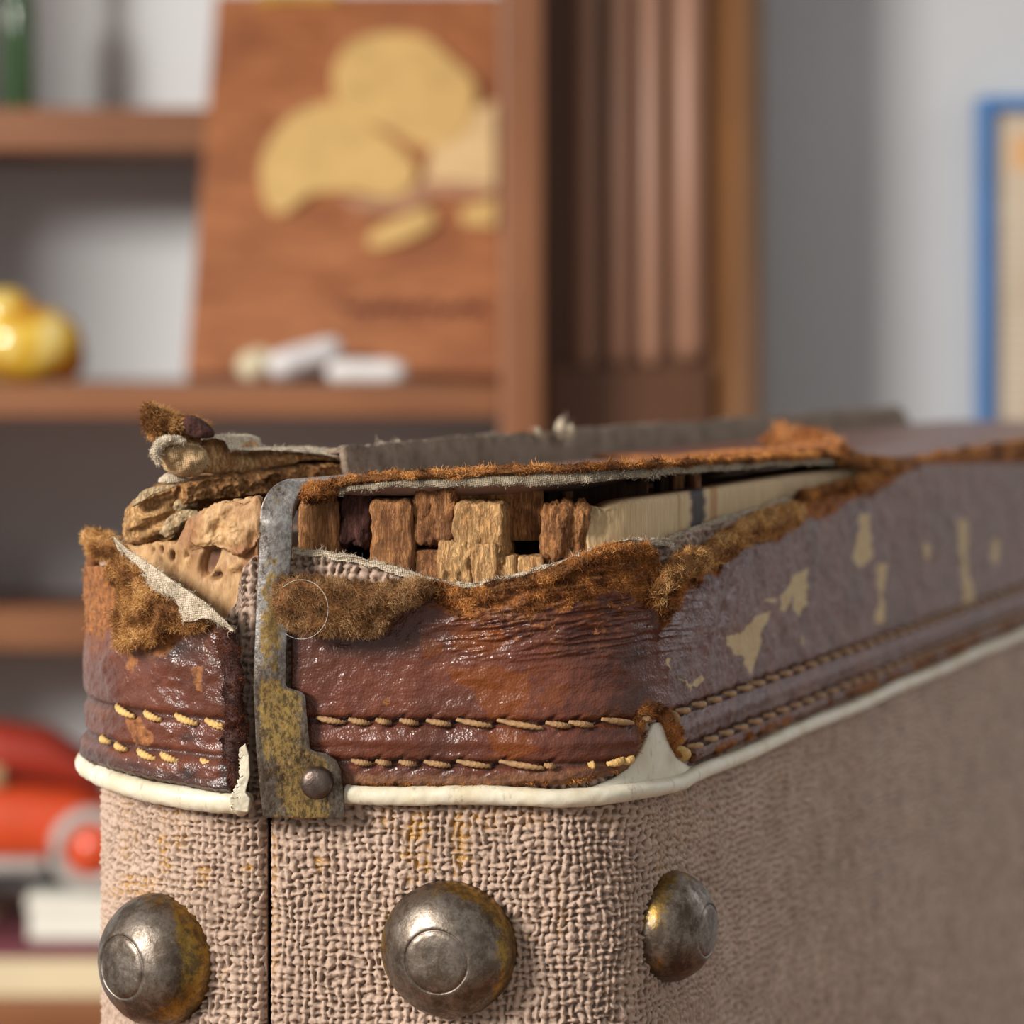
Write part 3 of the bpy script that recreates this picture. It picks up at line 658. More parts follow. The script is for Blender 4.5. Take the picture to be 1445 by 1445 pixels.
# wooden carcass: thin walls behind the cloth
def carcass(name, s0, s1, off0, off1, ztf, zb, mat, n=120, m=10, label=None):
    s_ = np.linspace(s0, s1, n); zt = ztf(s_); t_ = np.linspace(0, 1, m); Zg = zb+(zt[:, None]-zb)*t_[None]; S = s_[:, None]+0*t_[None]
    V, Fq = closed_sheet(surf(S, Zg, off0), surf(S, Zg, off1)); return mk(name, V, Fq, mat, case, label=label)
carcass('carcass_board', SEAM+0.001, S_END, -0.0026, -0.0072, lambda s: np.where(s < s_of(1130), ZC-0.0375, ZC-0.0262), 0.806, M['wood_brown'], 300)
carcass('carcass_board', SL_END, SEAM-0.001, -0.0026, -0.0062, lambda s: np.full_like(s, ZC-0.0395), 0.806, M['wood_tan'])
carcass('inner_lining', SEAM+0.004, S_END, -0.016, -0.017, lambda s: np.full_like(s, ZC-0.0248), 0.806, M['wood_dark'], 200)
# ---- fingers of the corner joint
def finger(px0, px1, py0, py1, off, depth, mat, rough=0.0004, seed=0, tilt=0.0, name='joint_finger', label=None, round_=0.0011, sub=16):
    """one rough wooden finger: a box on the outline, rounded and weathered"""
    s0, s1 = s_of(px0), s_of(px1); z1 = float(z_of(np.array((s0+s1)/2), py0)); z0 = float(z_of(np.array((s0+s1)/2), py1))
    w_, h_ = s1-s0, z1-z0; n = sub
    # rounded box surface from a cube-sphere style grid
    V = []; Fs = []; off_i = 0
    ax = [(0, 1, 2, 1), (0, 1, 2, -1), (1, 2, 0, 1), (1, 2, 0, -1), (2, 0, 1, 1), (2, 0, 1, -1)]
    half = np.array([w_/2, h_/2, depth/2])
    for a, b, c, sg in ax:
        u = np.linspace(-1, 1, n); U, Vv = np.meshgrid(u, u, indexing='ij')
        P = np.zeros((n, n, 3)); P[..., a] = U; P[..., b] = Vv; P[..., c] = sg
        Q = P*half; core = np.clip(Q, -(half-round_), half-round_); d = Q-core; L = np.linalg.norm(d, axis=-1, keepdims=True); d = d/np.maximum(L, 1e-9)
        Q = core+d*round_
        nz = (fbm(Q[..., 0]*900+Q[..., 2]*500+seed*3.1, Q[..., 1]*600+Q[..., 2]*700+seed, seed, 5)-0.5)*2
        nz2 = (fbm(Q[..., 0]*2600+seed, Q[..., 1]*500+Q[..., 2]*1500, seed+3, 3)-0.5)*2
        Q = Q+d*(nz*rough*1.6+nz2*rough*0.5)[..., None]
        V.append(Q.reshape(-1, 3)); Fs.append(gridF(n, n, off_i, sg < 0)); off_i += n*n
    V = np.concatenate(V); Fs = np.concatenate(Fs)
    S = (s0+s1)/2+V[:, 0]+tilt*V[:, 1]; O = off-depth/2+V[:, 2]; Zz = (z0+z1)/2+V[:, 1]
    x, y, _, _ = outline(S, O); P = np.stack([x, y, Zz], -1)
    o = mk(name, P, Fs, mat, case, label=label)
    return o
FM = M
finger(416, 473, 706, 800, -0.0020, 0.012, M['wood_brown'], 0.00018, 1)
finger(474, 521, 698, 772, -0.0032, 0.012, M['wood_purple'], 0.0008, 2, 0.06, label='dark purple stained wooden finger')
finger(521, 581, 706, 825, -0.0012, 0.010, M['wood_brown'], 0.0004, 3, -0.02)
finger(577, 638, 690, 771, -0.0024, 0.013, M['wood_brown'], 0.0007, 4, 0.05)
finger(583, 700, 778, 840, -0.0020, 0.006, M['wood_brown'], 0.0006, 14, 0.0, round_=0.0007)
finger(637, 711, 708, 800, -0.0006, 0.013, M['wood_tan'], 0.0006, 5, 0.0)
finger(618, 664, 763, 842, -0.0002, 0.0048, M['wood_tan'], 0.0006, 6, 0.0, round_=0.0006)
finger(664, 700, 768, 842, -0.0003, 0.0048, M['wood_tan'], 0.0003, 16, 0.0, round_=0.0005)
finger(686, 727, 785, 830, -0.0014, 0.005, M['wood_tan'], 0.0003, 7, round_=0.0005)
finger(727, 768, 786, 828, -0.0015, 0.005, M['wood_tan'], 0.0003, 8, round_=0.0005)
finger(765, 848, 710, 802, -0.0022, 0.006, M['wood_brown'], 0.0009, 9, 0.03, round_=0.0026, sub=26)
# board seen deep inside the gap, running away from the short end
def plank(name, a, b, z0, z1, th, mat, n=40, m=8, amp=0.0005, seed=0, label=None):
    a = np.array(a, float); b = np.array(b, float); d = (b-a)/np.linalg.norm(b-a); nn = np.array([d[1], -d[0]])
    u = np.linspace(0, 1, n)[:, None]*np.ones(m)[None]; v = np.linspace(0, 1, m)[None]*np.ones(n)[:, None]
    Zg = (z0+(z1-z0)*v); L = np.linalg.norm(b-a)
    nz = (fbm(u*L*400+seed, Zg*700, seed, 5)-0.5)*2*amp
    Zg = Zg+(fbm(u*L*300, 0*u+3, seed+2, 4)-0.5)*amp*2*v
    def g(off): return np.stack([a[0]+(b-a)[0]*u+nn[0]*off, a[1]+(b-a)[1]*u+nn[1]*off, Zg], -1)
    V, Fq = closed_sheet(g(th/2+nz), g(-th/2+nz*0)); return mk(name, V, Fq, mat, case, label=label)
pA = W(640, 700, 0.4900); pB = W(765, 700, 0.4915)
plank('inner_board', pA[:2], pB[:2], ZC-0.0312, ZC-0.0228, 0.005, M['wood_brown'], seed=4)
pA = W(735, 700, 0.502); pB = W(905, 700, 0.512)
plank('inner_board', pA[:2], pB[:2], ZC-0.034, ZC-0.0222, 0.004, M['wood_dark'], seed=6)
for i in range(9):                                            # slats in the dark gap
    px = 770+i*26+random.uniform(-5, 5); a_ = W(px, 700, 0.500+i*0.0035); b_ = W(px+random.uniform(9, 14), 700, 0.501+i*0.0035)
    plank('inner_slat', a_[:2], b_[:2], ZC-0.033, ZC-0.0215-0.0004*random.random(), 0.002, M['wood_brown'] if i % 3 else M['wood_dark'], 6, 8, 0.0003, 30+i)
# pale side board under the torn edge of the big face
s_a = s_of(836); s_b = s_of(1300); sg = np.linspace(s_a, s_b, 420); m = 26
top_line = [(836, 716), (870, 708), (975, 693), (1060, 679), (1120, 670), (1200, 661), (1300, 652)]
x, y, _, _ = outline(sg, -0.0022); px = CX+F*x/y; zt = ZC-(interp(px, top_line)-HY)*y/F; zb = ZC-0.041
vv = np.concatenate([np.linspace(0, 0.9, m-6), np.linspace(0.92, 1, 6)]); Zg = zb+(zt[:, None]-zb)*vv[None]; S = sg[:, None]+0*Zg
rnd = np.where(vv > 0.9, 1-np.sqrt(np.clip(1-((vv-0.9)/0.1)**2, 0, 1)), 0)[None]*0.0008
nz = (fbm(S*2600, Zg*420, 51, 4)-0.5)*0.00022
rot = sstep(s_of(905), s_of(850), sg)[:, None]*sstep(0.5, 0.95, vv[None])
nz = nz-rot*(fbm(S*900, Zg*900, 5, 5))*0.0022
joint = -0.0007*np.exp(-((CX+F*outline(S, 0)[0]/outline(S, 0)[1]-975)/1.6)**2)
Zo = Zg-rot*(fbm(S*700+3, Zg*700, 9, 4)-0.2)*0.0018
P = surf(S, Zo, -0.0020-rnd+nz+joint); Q = surf(S, Zo-0.0001, -0.0068+0*S)
V, Fq = closed_sheet(P, Q)
t = NT('pale_board'); g = t.noise(2200, 4, t.mapped((1, 1, .06)), .6); c = t.ramp(g, [(0.3, (0.44, 0.30, 0.15)), (0.7, (0.62, 0.45, 0.25))])
c = t.mix(t.attr('dark').outputs['Fac'], c, (0.045, 0.03, 0.028)); c = t.mix(t.attr('amber').outputs['Fac'], c, (0.36, 0.15, 0.035)); t.set(Base_Color=c, Roughness=.75); t.bump(g, .0002, .6)
PXg = CX+F*P[..., 0]/P[..., 1]
dk = sstep(14, 6, np.abs(PXg-985+ (fbm(Zg*900, S*0, 4, 3)-.5)*10)); am = sstep(7, 3, np.abs(PXg-1007))*0.7
mk('side_board', V, Fq, t.m, case, attrs={'dark': np.concatenate([dk.ravel()]*2), 'amber': np.concatenate([am.ravel()]*2)}, label='pale wooden side board showing through the tear')
# ---- leather bands
def leather(name, sl, pybot, top_f, nz_, off_f, thick, attr_f, label=None):
    """pybot/top are callables of s giving z; off_f(S,Z,PX,PY) outward offset"""
    zb = pybot(sl); zt = top_f(sl); v = np.linspace(0, 1, nz_)
    Zg = zb[:, None]+(zt-zb)[:, None]*v[None]; S = sl[:, None]+0*Zg
    x, y, _, _ = outline(S, 0.002); PX = CX+F*x/y; PY = HY+F*(ZC-Zg)/y
    off = off_f(S, Zg, PX, PY, v[None]+0*Zg)
    P = surf(S, Zg, off); Q = surf(S, Zg, np.maximum(off-thick, 0.00005)+0*off)
    at = attr_f(S, Zg, PX, PY, v[None]+0*Zg)
    V, Fq = closed_sheet(P, Q)
    A = {k: np.concatenate([a.ravel(), (a if k == 'suede' else 0*a).ravel() if k != 'suede' else np.ones(a.size)]) for k, a in at.items()}
    o = mk(name, V, Fq, M['leather'], case, attrs=A, label=label)
    return V, Fq, A, o
def inpoly(PX, PY, poly):
    c = np.zeros(PX.shape, bool); n = len(poly); j = n-1
    for i in range(n):
        xi, yi = poly[i]; xj, yj = poly[j]
        c ^= ((yi > PY) != (yj > PY)) & (PX < (xj-xi)*(PY-yi)/(yj-yi+1e-9)+xi); j = i
    return c
R1, R2 = ZC-0.0603, ZC-0.0670
top_leather = [(408, 822), (480, 830), (600, 824), (640, 836), (700, 832), (760, 818), (800, 804), (850, 782), (900, 776), (918, 780), (926, 815), (931, 845), (940, 835), (960, 806), (1000, 782), (1060, 745), (1100, 728), (1128, 718), (1134, 698), (1200, 677), (1270, 656), (1300, 650)]
bot_body = [(408, 1104), (490, 1112), (700, 1114), (820, 1106), (885, 1090), (897, 1080), (901, 1062), (915, 1018), (924, 1014), (940, 1016), (952, 1050), (962, 1068), (985, 1070)]
def bt_f(s):
    x, y, _, _ = outline(s, 0.002); px = CX+F*x/y; z = ZC-(interp(px, bot_body)-HY)*y/F
    z = np.where(px > 985, ZC-0.0703, z); return z+(fbm(s*1500, s*0+2, 8, 3)-.5)*0.0006
def tp_f(s):
    x, y, _, _ = outline(s, 0.002); px = CX+F*x/y; z = ZC-(interp(px, top_leather)-HY)*y/F
    z = np.where(px > 1290, ZC-0.0236, z); return z+np.where(px < 1290, (fbm(s*1800, s*0, 9, 4)-.5)*0.0009, 0)
GAPS = [(486, R1), (524, R1), (559, R1), (598, R1), (644, R1), (702, R1), (768, R1), (804, R1), (845, R1), (900, R1), (525, R2), (558, R2), (596, R2), (642, R2), (702, R2), (770, R2)]
GAPS = [(float(s_of(p_, .0018)), z_) for p_, z_ in GAPS]+[(float(s_of(962, .0018))+.0044+.0088*k_-q_, z_) for k_ in range(14) for z_, q_ in ((R1, 0), (R2, .002))]
def gaps(S, Zg):
    g = 0*S
    for a_, z_ in GAPS: g = np.maximum(g, np.exp(-(((S-a_)-(Zg-z_)*1.3)/0.00055)**2-((Zg-z_+.0001)/0.0011)**2))
    return g
def wr(PX, PY):      # folds and cracks below the torn edge on the short end
    m_ = sstep(560, 680, PX)*sstep(1010, 900, PX)*sstep(960, 880, PY)
    q = fbm(PX/70, (PY+PX*0.12)/9, 41, 4); return m_*(1-np.abs(q-0.5)*6).clip(0, 1)
def off_body(S, Zg, PX, PY, v):
    o = 0.0019+0*S
    for R in (R1, R2): o = o-0.00085*np.exp(-((Zg-R)/0.0007)**2)
    o = o-0.0004*np.exp(-((Zg-(ZC-0.0635))/0.001)**2)*-1
    o = o+0.0009*(fbm(S*180, Zg*260, 61, 4)-0.5)+0.0008*wr(PX, PY)+0.0003*(fbm(S*900, Zg*900, 62, 3)-.5)
    o = o-0.0009*sstep(0.03, 0.0, v)-0.0009*gaps(S, Zg)
    o = o+0.0012*sstep(560, 700, PX)*sstep(1120, 900, PX)*sstep(0.72, 1.0, v)
    rid = sstep(930, 960, PX)*sstep(1080, 990, PX)*sstep(930, 860, PY); o = o+rid*0.0006*np.sin((PX*0.9+PY*0.25)/3.2+4*fbm(PX/30, PY/60, 7, 2))
    return o
SCUFF = [[(1024, 900), (1046, 893), (1066, 868), (1090, 862), (1077, 890), (1070, 934), (1058, 952), (1050, 925), (1036, 921)],
         [(1099, 858), (1120, 812), (1142, 803), (1140, 842), (1128, 872), (1118, 858), (1122, 835), (1108, 862)],
         [(1213, 725), (1228, 726), (1230, 788), (1215, 803), (1203, 788), (1212, 765)], [(1237, 795), (1250, 797), (1246, 882), (1234, 876), (1243, 840)],
         [(1348, 733), (1364, 735), (1372, 838), (1381, 856), (1360, 852), (1356, 790)], [(954, 955), (966, 960), (972, 978), (978, 962), (990, 952), (996, 957), (985, 973), (975, 968)],
         [(1060, 960), (1072, 962), (1068, 972), (1056, 968)], [(1306, 765), (1314, 770), (1312, 790), (1304, 784)], [(1083, 845), (1098, 843), (1096, 849), (1080, 850)], [(1400, 760), (1412, 765), (1408, 800), (1398, 790)], [(1128, 898), (1136, 902), (1133, 910)], [(940, 930), (946, 928), (944, 945)]]
def at_body(S, Zg, PX, PY, v):
    wx = PX+(fbm(PX/12, PY/12, 3, 3)-.5)*9; wy = PY+(fbm(PX/12, PY/12, 4, 3)-.5)*9
    sc_ = np.zeros(PX.shape)
    for p in SCUFF: sc_ = np.maximum(sc_, inpoly(wx, wy, p)*0.9)
    nzz = fbm(PX/22, PY/22, 12, 4)
    d = PY-interp(PX, top_leather)
    wid = interp(PX, [(408, 20), (590, 26), (640, 34), (760, 48), (830, 66), (915, 74), (935, 40), (1000, 34), (1128, 30), (1140, 36), (1215, 36), (1260, 24), (1300, 5), (1500, 4)])
    su = sstep(1.05, 0.75, d/wid+(nzz-.5)*0.9)
    su = np.maximum(su, sstep(640, 700, PX)*sstep(920, 890, PX)*sstep(930, 880, PY)*sstep(0.66, 0.72, fbm(PX/10, PY/6, 15, 4)))
    eb = PY-interp(PX, bot_body); eb = np.where(PX > 985, -999, eb)
    su = np.maximum(su, sstep(-13, -5, eb)*0.85*sstep(0.3, 0.5, nzz))
    su = np.maximum(su, sstep(0.085, 0.055, v+.03*(nzz-.5))*0.5*(PX < 985)*(PX > 430))
    su = np.maximum(su, sstep(0.075, 0.02, v)*sstep(985, 990, PX)*sstep(0.42, 0.55, fbm(S*160, Zg*300, 5, 3)))
    su = np.maximum(su, (np.hypot(PX-920, PY-1000) < 16+10*(nzz-.5))*0.9); su = np.maximum(su, inpoly(PX, PY, [(900, 1000), (926, 990), (955, 1005), (968, 1060), (945, 1068), (935, 1030), (918, 1022), (900, 1070)])*0.9)
    su = np.maximum(su, (np.hypot((PX-545), (PY-990)) < 5)*0.9)
    am = np.zeros(PX.shape)
    for p in ([(630, 945), (700, 940), (745, 950), (748, 985), (735, 1002), (690, 1015), (665, 975), (640, 965)], [(640, 890), (700, 880), (720, 905), (690, 925), (640, 915)], [(690, 1035), (745, 1035), (760, 1060), (720, 1072), (695, 1060)], [(590, 900), (625, 905), (625, 925), (600, 930)]):
        am = np.maximum(am, inpoly(wx, wy, p)*0.95)
    am = np.maximum(am, sstep(0.60, 0.64, fbm(PX/60, PY/30, 44, 4))*sstep(620, 700, PX)*sstep(930, 850, PX)*0.6)
    dk = np.exp(-(np.hypot((PX-520)/110, (PY-905)/22))**2)*0.55+0.35*sstep(0.5, 0.7, fbm(PX/50, PY/25, 45, 4))*sstep(700, 900, PX)*sstep(940, 900, PX)
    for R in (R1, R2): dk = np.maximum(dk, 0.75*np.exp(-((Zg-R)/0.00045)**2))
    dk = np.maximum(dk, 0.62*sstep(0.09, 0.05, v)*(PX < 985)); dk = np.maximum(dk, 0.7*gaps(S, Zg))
    return {'scuff': sc_, 'suede': np.clip(su, 0, 1), 'amber': am, 'dark': np.clip(dk, 0, 1)}
slb = lines((float(s_of(411, 0.002)), 0.125, 0.00030), (0.125, 0.25, 0.0006), (0.25, 0.36, 0.0014), (0.36, S_END, 0.01))
LV, LF_, LA, lobj = leather('body_leather', slb, bt_f, tp_f, 170, off_body, 0.0017, at_body)
NAP = [(0.07, 0.026, 0.010), (0.22, 0.08, 0.022), (0.44, 0.175, 0.045), (0.64, 0.30, 0.09)]
NAPB = [(0.10, 0.05, 0.02), (0.22, 0.11, 0.045), (0.34, 0.19, 0.085), (0.46, 0.28, 0.13)]
NAPG = [(0.16, 0.065, 0.022), (0.40, 0.19, 0.06), (0.62, 0.34, 0.115), (0.76, 0.48, 0.20)]
def nap(name, V, Fc, n, L, wd, cols, parent=None, **kw):
    v, f, c = fibres(V, Fc, int(n*1.6), L, wd, cols, **kw); o = mk(name, v, f, M['fibre'], parent or case, attrs={'Col': c}, smooth=False, kind='stuff'); return o
half = len(LV)//2
mk_ = (LA['suede'] > 0.55); xs_ = CX+F*LV[:, 0]/LV[:, 1]; mk_ &= np.arange(len(LV)) < half
nap('suede_nap', LV, LF_, 17000, 0.0011, 0.00011, NAP, mask=(mk_ & (xs_ < 1080)), bias=(0, -0.2, 0.1), seed=1)
nap('suede_nap', LV, LF_, 5000, 0.0015, 0.00018, NAP, mask=(mk_ & (xs_ >= 1080)), bias=(0, -0.2, 0.1), seed=2)
# lumpy roll of suede along the torn edges
def rope(name, pts, rad, cols, nf, L, seed, ell=(1, 1), mat=None, wd=0.00012, nz=0.5, **kw):
    C = smooth_poly(pts, 10, False); P = np.array([W(a, b, c) for a, b, c in C]); n = len(P)
    rr = np.interp(np.linspace(0, 1, n), np.linspace(0, 1, len(rad)), rad)
    V, Fq = tube(P, rr, 16, nz, seed, ell); o = mk(name, V, Fq, mat or M['suede'], case)
    if nf: nap('suede_nap', V, Fq, nf, L, wd, cols, parent=o, seed=seed, **kw); o2 = o
    return o
case_b = case['_b']
_old_mk = mk
def mk(name, V, Fc, mat, parent=None, smooth=True, base=None, attrs=None, kind=None, label=None):
    if parent is not None and parent.type == 'MESH' and base is None: base = np.array(case_b)
    return _old_mk(name, V, Fc, mat, parent, smooth, base, attrs, kind, label)
def Yo(px, off):                                              # depth of the outline shell in column px
    s = s_of(px, off); return float(outline(np.array(s), off)[1])
def pth(pts): return [(a, b, Yo(a, o)) for a, b, o in pts]
rope('torn_edge', pth([(608, 828, .002), (650, 838, .0022), (700, 832, .0025), (760, 818, .003), (810, 798, .003), (860, 778, .003), (915, 775, .0028)]), [.0009, .0011, .0012, .0013, .0012, .001], NAP, 6500, 0.0014, 5, (1.1, 0.8), bias=(0, 0, .2))
rope('torn_edge', pth([(926, 850, .003), (932, 825, .0038), (955, 805, .004), (1000, 782, .0042), (1060, 748, .004), (1100, 733, .0035), (1128, 722, .0025)]), [.0011, .0019, .0022, .0022, .0023, .0024, .0014], NAPG, 9500, 0.0018, 6, (1, 0.9), bias=(0, -.2, .1))
rope('torn_edge', pth([(1132, 700, .002), (1170, 690, .002), (1220, 676, .0018), (1268, 660, .001)]), [.0013, .001, .001, .0006], NAP, 2500, 0.002, 7, wd=.0002, bias=(0, 0, -1.0))
# folded-over tongue of suede beside the bracket
V, Fq = pillow([(386, 850), (392, 823), (420, 815), (470, 818), (520, 822), (560, 822), (600, 818), (612, 832), (585, 850), (558, 862), (545, 885), (520, 897), (470, 897), (430, 893), (400, 880)], lambda px, py: Yo(500, .0052)-0.00005*(px-500)/12, 0.0032, 0.0011, 42, 8, 20)
o = mk('suede_tongue', V, Fq, M['suede'], case); nap('suede_nap', V, Fq, 13000, 0.0013, 0.00011, NAPB, parent=o, seed=9, bias=(0, -.2, -.2))
# fold between the front and side pieces: a short vertical tear
rope('torn_edge', pth([(918, 780, .003), (922, 812, .003), (919, 852, .0026)]), [.0009, .0012, .0007], NAP, 1800, .0011, 10)
# pale frayed canvas along the tear
def ribbon(name, pts, wid, mat, th=0.0004, n=14, seed=0, tilt=0.0, amp=0.0005, lean=0.0):
    """narrow cloth strip: pts (px, py_top, off); hangs down by wid metres"""
    C = smooth_poly(pts, 12, False); N = len(C); G = np.zeros((N, n, 3)); Q = np.zeros((N, n, 3)); v = np.linspace(0, 1, n)
    for i, (a, b, o_) in enumerate(C):
        s = s_of(a, 0.0); z = float(z_of(np.array(s), b)); z += (float(fbm(i*0.9, 0.3, seed, 3))-.5)*0.0009
        wv = wid*(0.8+0.4*float(fbm(i*0.2, 7.0, seed, 2)))
        off = o_+lean*(1-v)+amp*(fbm(i*0.25+0*v, v*4, seed+3, 3)-.5)*2
        x, y, _, _ = outline(np.full(n, s), off); G[i, :, 0] = x; G[i, :, 1] = y; G[i, :, 2] = z-wv*(1-v)
        x, y, _, _ = outline(np.full(n, s), off-th); Q[i, :, 0] = x; Q[i, :, 1] = y; Q[i, :, 2] = z-wv*(1-v)
    V, Fq = closed_sheet(G, Q); o = mk(name, V, Fq, mat, case); return V, Fq, o
CAN = [(0.34, 0.28, 0.20), (0.56, 0.48, 0.36), (0.68, 0.60, 0.47)]
V, Fq, o = ribbon('canvas_edge', [(414, 771, .0006), (500, 784, .0008), (560, 799, .001), (610, 814, .0012), (660, 822, .0014), (700, 816, .0014), (760, 800, .0014), (800, 787, .0014), (850, 768, .0012), (900, 760, .001), (942, 761, .001)], 0.0012, M['canvas'], seed=3)
nap('loose_threads', V, Fq, 900, 0.0011, 0.00009, CAN, parent=o, bias=(0, 0, 0.6), seed=12)
V, Fq, o = ribbon('canvas_edge', [(940, 760, -.0002), (960, 752, -.0004), (1000, 738, -.0004), (1060, 718, -.0004), (1128, 698, -.0004)], 0.0045, M['canvas_grey'], seed=5)
nap('loose_threads', V, Fq, 500, 0.001, 0.0001, CAN, parent=o, bias=(0, 0, 0.8), seed=13)
# ---- piping
def pipe(name, pts, rad, seed, label=None, ell=(1, 1)):
    P = np.array([(lambda s: [*(float(q) for q in outline(np.array(s), o)[:2]), z])(s) for s, z, o in pts]); C = smooth_poly(P, 6, False)
    rr = np.interp(np.linspace(0, 1, len(C)), np.linspace(0, 1, len(rad)), rad)
    V, Fq = tube(C, rr, 18, 0.12, seed, ell); return mk(name, V, Fq, M['ivory'], case, label=label)
PZ = ZC-0.0722
ss = np.concatenate([[s_of(487, .002)], np.linspace(s_of(500, .002), 0.075, 22), np.linspace(0.085, S_END, 24)])
pipe('piping', [(float(s), PZ-0.0004*sstep(.03, 0., s)+0.0002*math.sin(s*230), 0.0016) for s in ss], [0.00155, 0.0016, 0.0015, 0.0014, .0013, .0013, .0013, .0013], 3)
# white tongue of piping showing through the notch
s0 = s_of(835, .002); s1 = s_of(1000, .002); n = 40; m_ = 18; sg = np.linspace(s0, s1, n)
x, y, _, _ = outline(sg, .0012); px = CX+F*x/y; zt = ZC-(interp(px, [(835, 1112), (870, 1098), (895, 1078), (908, 1060), (918, 1036), (926, 1020), (938, 1020), (945, 1040), (956, 1068), (975, 1082), (1000, 1078)])-HY)*y/F; zb = PZ-0.0005
v = np.linspace(0, 1, m_)[None]; Zg = zb+(zt[:, None]-zb)*v; S = sg[:, None]+0*Zg
V, Fq = closed_sheet(surf(S, Zg, 0.0014-0.0006*v**2+0.0002*np.sin(v*3)), surf(S, Zg, 0.0001+0*Zg)); mk('piping_flap', V, Fq, M['ivory'], case)
# ---- stitches
def stitch_mesh(mat, seed):
    n = 30; x = np.linspace(-0.5, 0.5, n); P = np.stack([x*0.0038, np.zeros(n), 0*x], -1)
    P[:, 1] = -0.0006*np.cos(x*math.pi)**0.6
    r = 0.00042*np.clip(np.cos(x*math.pi*0.93), 0.3, 1)**0.4
    V, Fq = tube(P, r, 10); tw = 0.00007*np.sin(V[:, 0]/0.00011+V[:, 1]*9000); V[:, 2] += tw
    me = bpy.data.meshes.new('stitch'); me.from_pydata(V.tolist(), [], [tuple(f) for f in Fq]); me.polygons.foreach_set('use_smooth', [True]*len(me.polygons)); me.materials.append(mat); return me
SM = [stitch_mesh(M['thread'], 1), stitch_mesh(M['thread_light'], 2)]
def stitch(s, z, off, length, kind, tilt=0.0, fat=1.0):
    x, y, nx, ny = (float(q) for q in outline(np.array(s), off)); o = bpy.data.objects.new('stitch', SM[kind]); COL.objects.link(o); o.parent = case
    o.location = (x-case_b[0], y-case_b[1], z-case_b[2]); o.rotation_euler = (0, tilt, math.atan2(nx, -ny)); o.scale = (length/0.0038, 1.0*fat, fat)
front1 = [466, 507, 541, 577, 619, 669, 734, 788, 820, 872, 911]; len1 = [40, 30, 22, 26, 34, 48, 62, 34, 34, 52, 14]
for p, l in zip(front1, len1): stitch(s_of(p, .0018), R1+random.uniform(-1, 1)*.0001, 0.0016, l*0.000115, 0, 0.16, 1.2)
front2 = [510, 541, 575, 617, 668, 736, 776]; len2 = [28, 22, 24, 36, 46, 60, 16]
for p, l in zip(front2, len2): stitch(s_of(p, .0018), R2+random.uniform(-1, 1)*.0001, 0.0016, l*0.000115, 0, 0.14, 1.2)
for p, l, z in ((834, 8, R2), (868, 26, R2+.0002), (884, 22, R2+.0003)): stitch(s_of(p, .0018), z, 0.0018, l*0.00012, 1, -.2, 1.5)
s_ = float(s_of(962, .0018)); k = 0
while s_ < S_END-0.01:
    stitch(s_, R1+random.uniform(-1, 1)*.0001, 0.0017, 0.0068+random.uniform(-.0006, .0006), 0, 0.10, 1.3)
    if k > 0: stitch(s_-0.002, R2+random.uniform(-1, 1)*.0001, 0.0017, 0.0068+random.uniform(-.0006, .0006), 0, 0.10, 1.3)
    s_ += 0.0088; k += 1
stitch(s_of(949, .002), R1-.0006, .002, 0.0025, 0, 1.1, 1.3); stitch(s_of(957, .002), R2-.0002, .0024, 0.003, 1, .8, 1.8)
# ---- lid leather
top_lid = [(150, 800), (165, 800), (200, 830), (240, 868), (262, 885), (285, 872), (300, 868), (318, 895), (333, 960)]
def lt_f(s):
    x, y, _, _ = outline(s, 0.003); px = CX+F*x/y; z = ZC-(interp(px, top_lid)-HY)*y/F
    return np.where(s < -0.052, ZC-0.036, z)+(fbm(s*1500, s*0, 19, 4)-.5)*0.0009
def lb_f(s):
    return ZC-0.0708-0.0012*sstep(-0.03, -0.008, s)+(fbm(s*1500, s*0+2, 28, 3)-.5)*0.0005
LR1, LR2 = ZC-0.0605, ZC-0.0664
def off_lid(S, Zg, PX, PY, v):
    o = 0.0030+0*S
    for R in (LR1, LR2): o = o-0.0009*np.exp(-((Zg-R)/0.0008)**2)
    o = o+0.0016*(fbm(S*150, Zg*200, 71, 4)-.5)+0.0004*(fbm(S*800, Zg*800, 72, 3)-.5)+0.0014*sstep(ZC-0.064, ZC-0.069, Zg)*sstep(-.065, -.04, S)
    o = o+0.0014*sstep(-0.017, -0.008, S)
    return o-0.0009*sstep(0.03, 0, v)
def at_lid(S, Zg, PX, PY, v):
    nzz = fbm(PX/20, PY/20, 32, 4); d = PY-interp(PX, top_lid)
    su = sstep(1.05, .75, d/interp(PX, [(150, 120), (200, 90), (240, 55), (262, 25), (290, 8), (340, 6)])+(nzz-.5)*0.8)
    su = np.maximum(su, inpoly(PX+(nzz-.5)*14, PY+(nzz-.5)*10, [(180, 1012), (200, 1010), (220, 1035), (215, 1052), (195, 1050)])*.9)
    su = np.maximum(su, inpoly(PX+(nzz-.5)*14, PY, [(282, 940), (292, 938), (292, 975), (284, 972)])*.9); su = np.maximum(su, inpoly(PX+(nzz-.5)*14, PY, [(190, 915), (200, 930), (195, 950), (185, 940)])*.9)
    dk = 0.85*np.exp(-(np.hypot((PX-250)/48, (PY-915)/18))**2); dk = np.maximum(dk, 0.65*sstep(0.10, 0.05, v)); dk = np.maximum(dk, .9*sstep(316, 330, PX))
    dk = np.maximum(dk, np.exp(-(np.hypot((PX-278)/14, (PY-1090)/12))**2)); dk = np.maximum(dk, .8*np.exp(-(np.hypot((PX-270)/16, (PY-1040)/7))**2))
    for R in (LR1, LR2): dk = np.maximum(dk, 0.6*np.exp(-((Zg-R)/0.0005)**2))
    return {'scuff': 0*PX, 'suede': np.clip(su, 0, 1), 'amber': sstep(.62, .68, fbm(PX/30, PY/40, 90, 3))*.4, 'dark': np.clip(dk, 0, 1)}
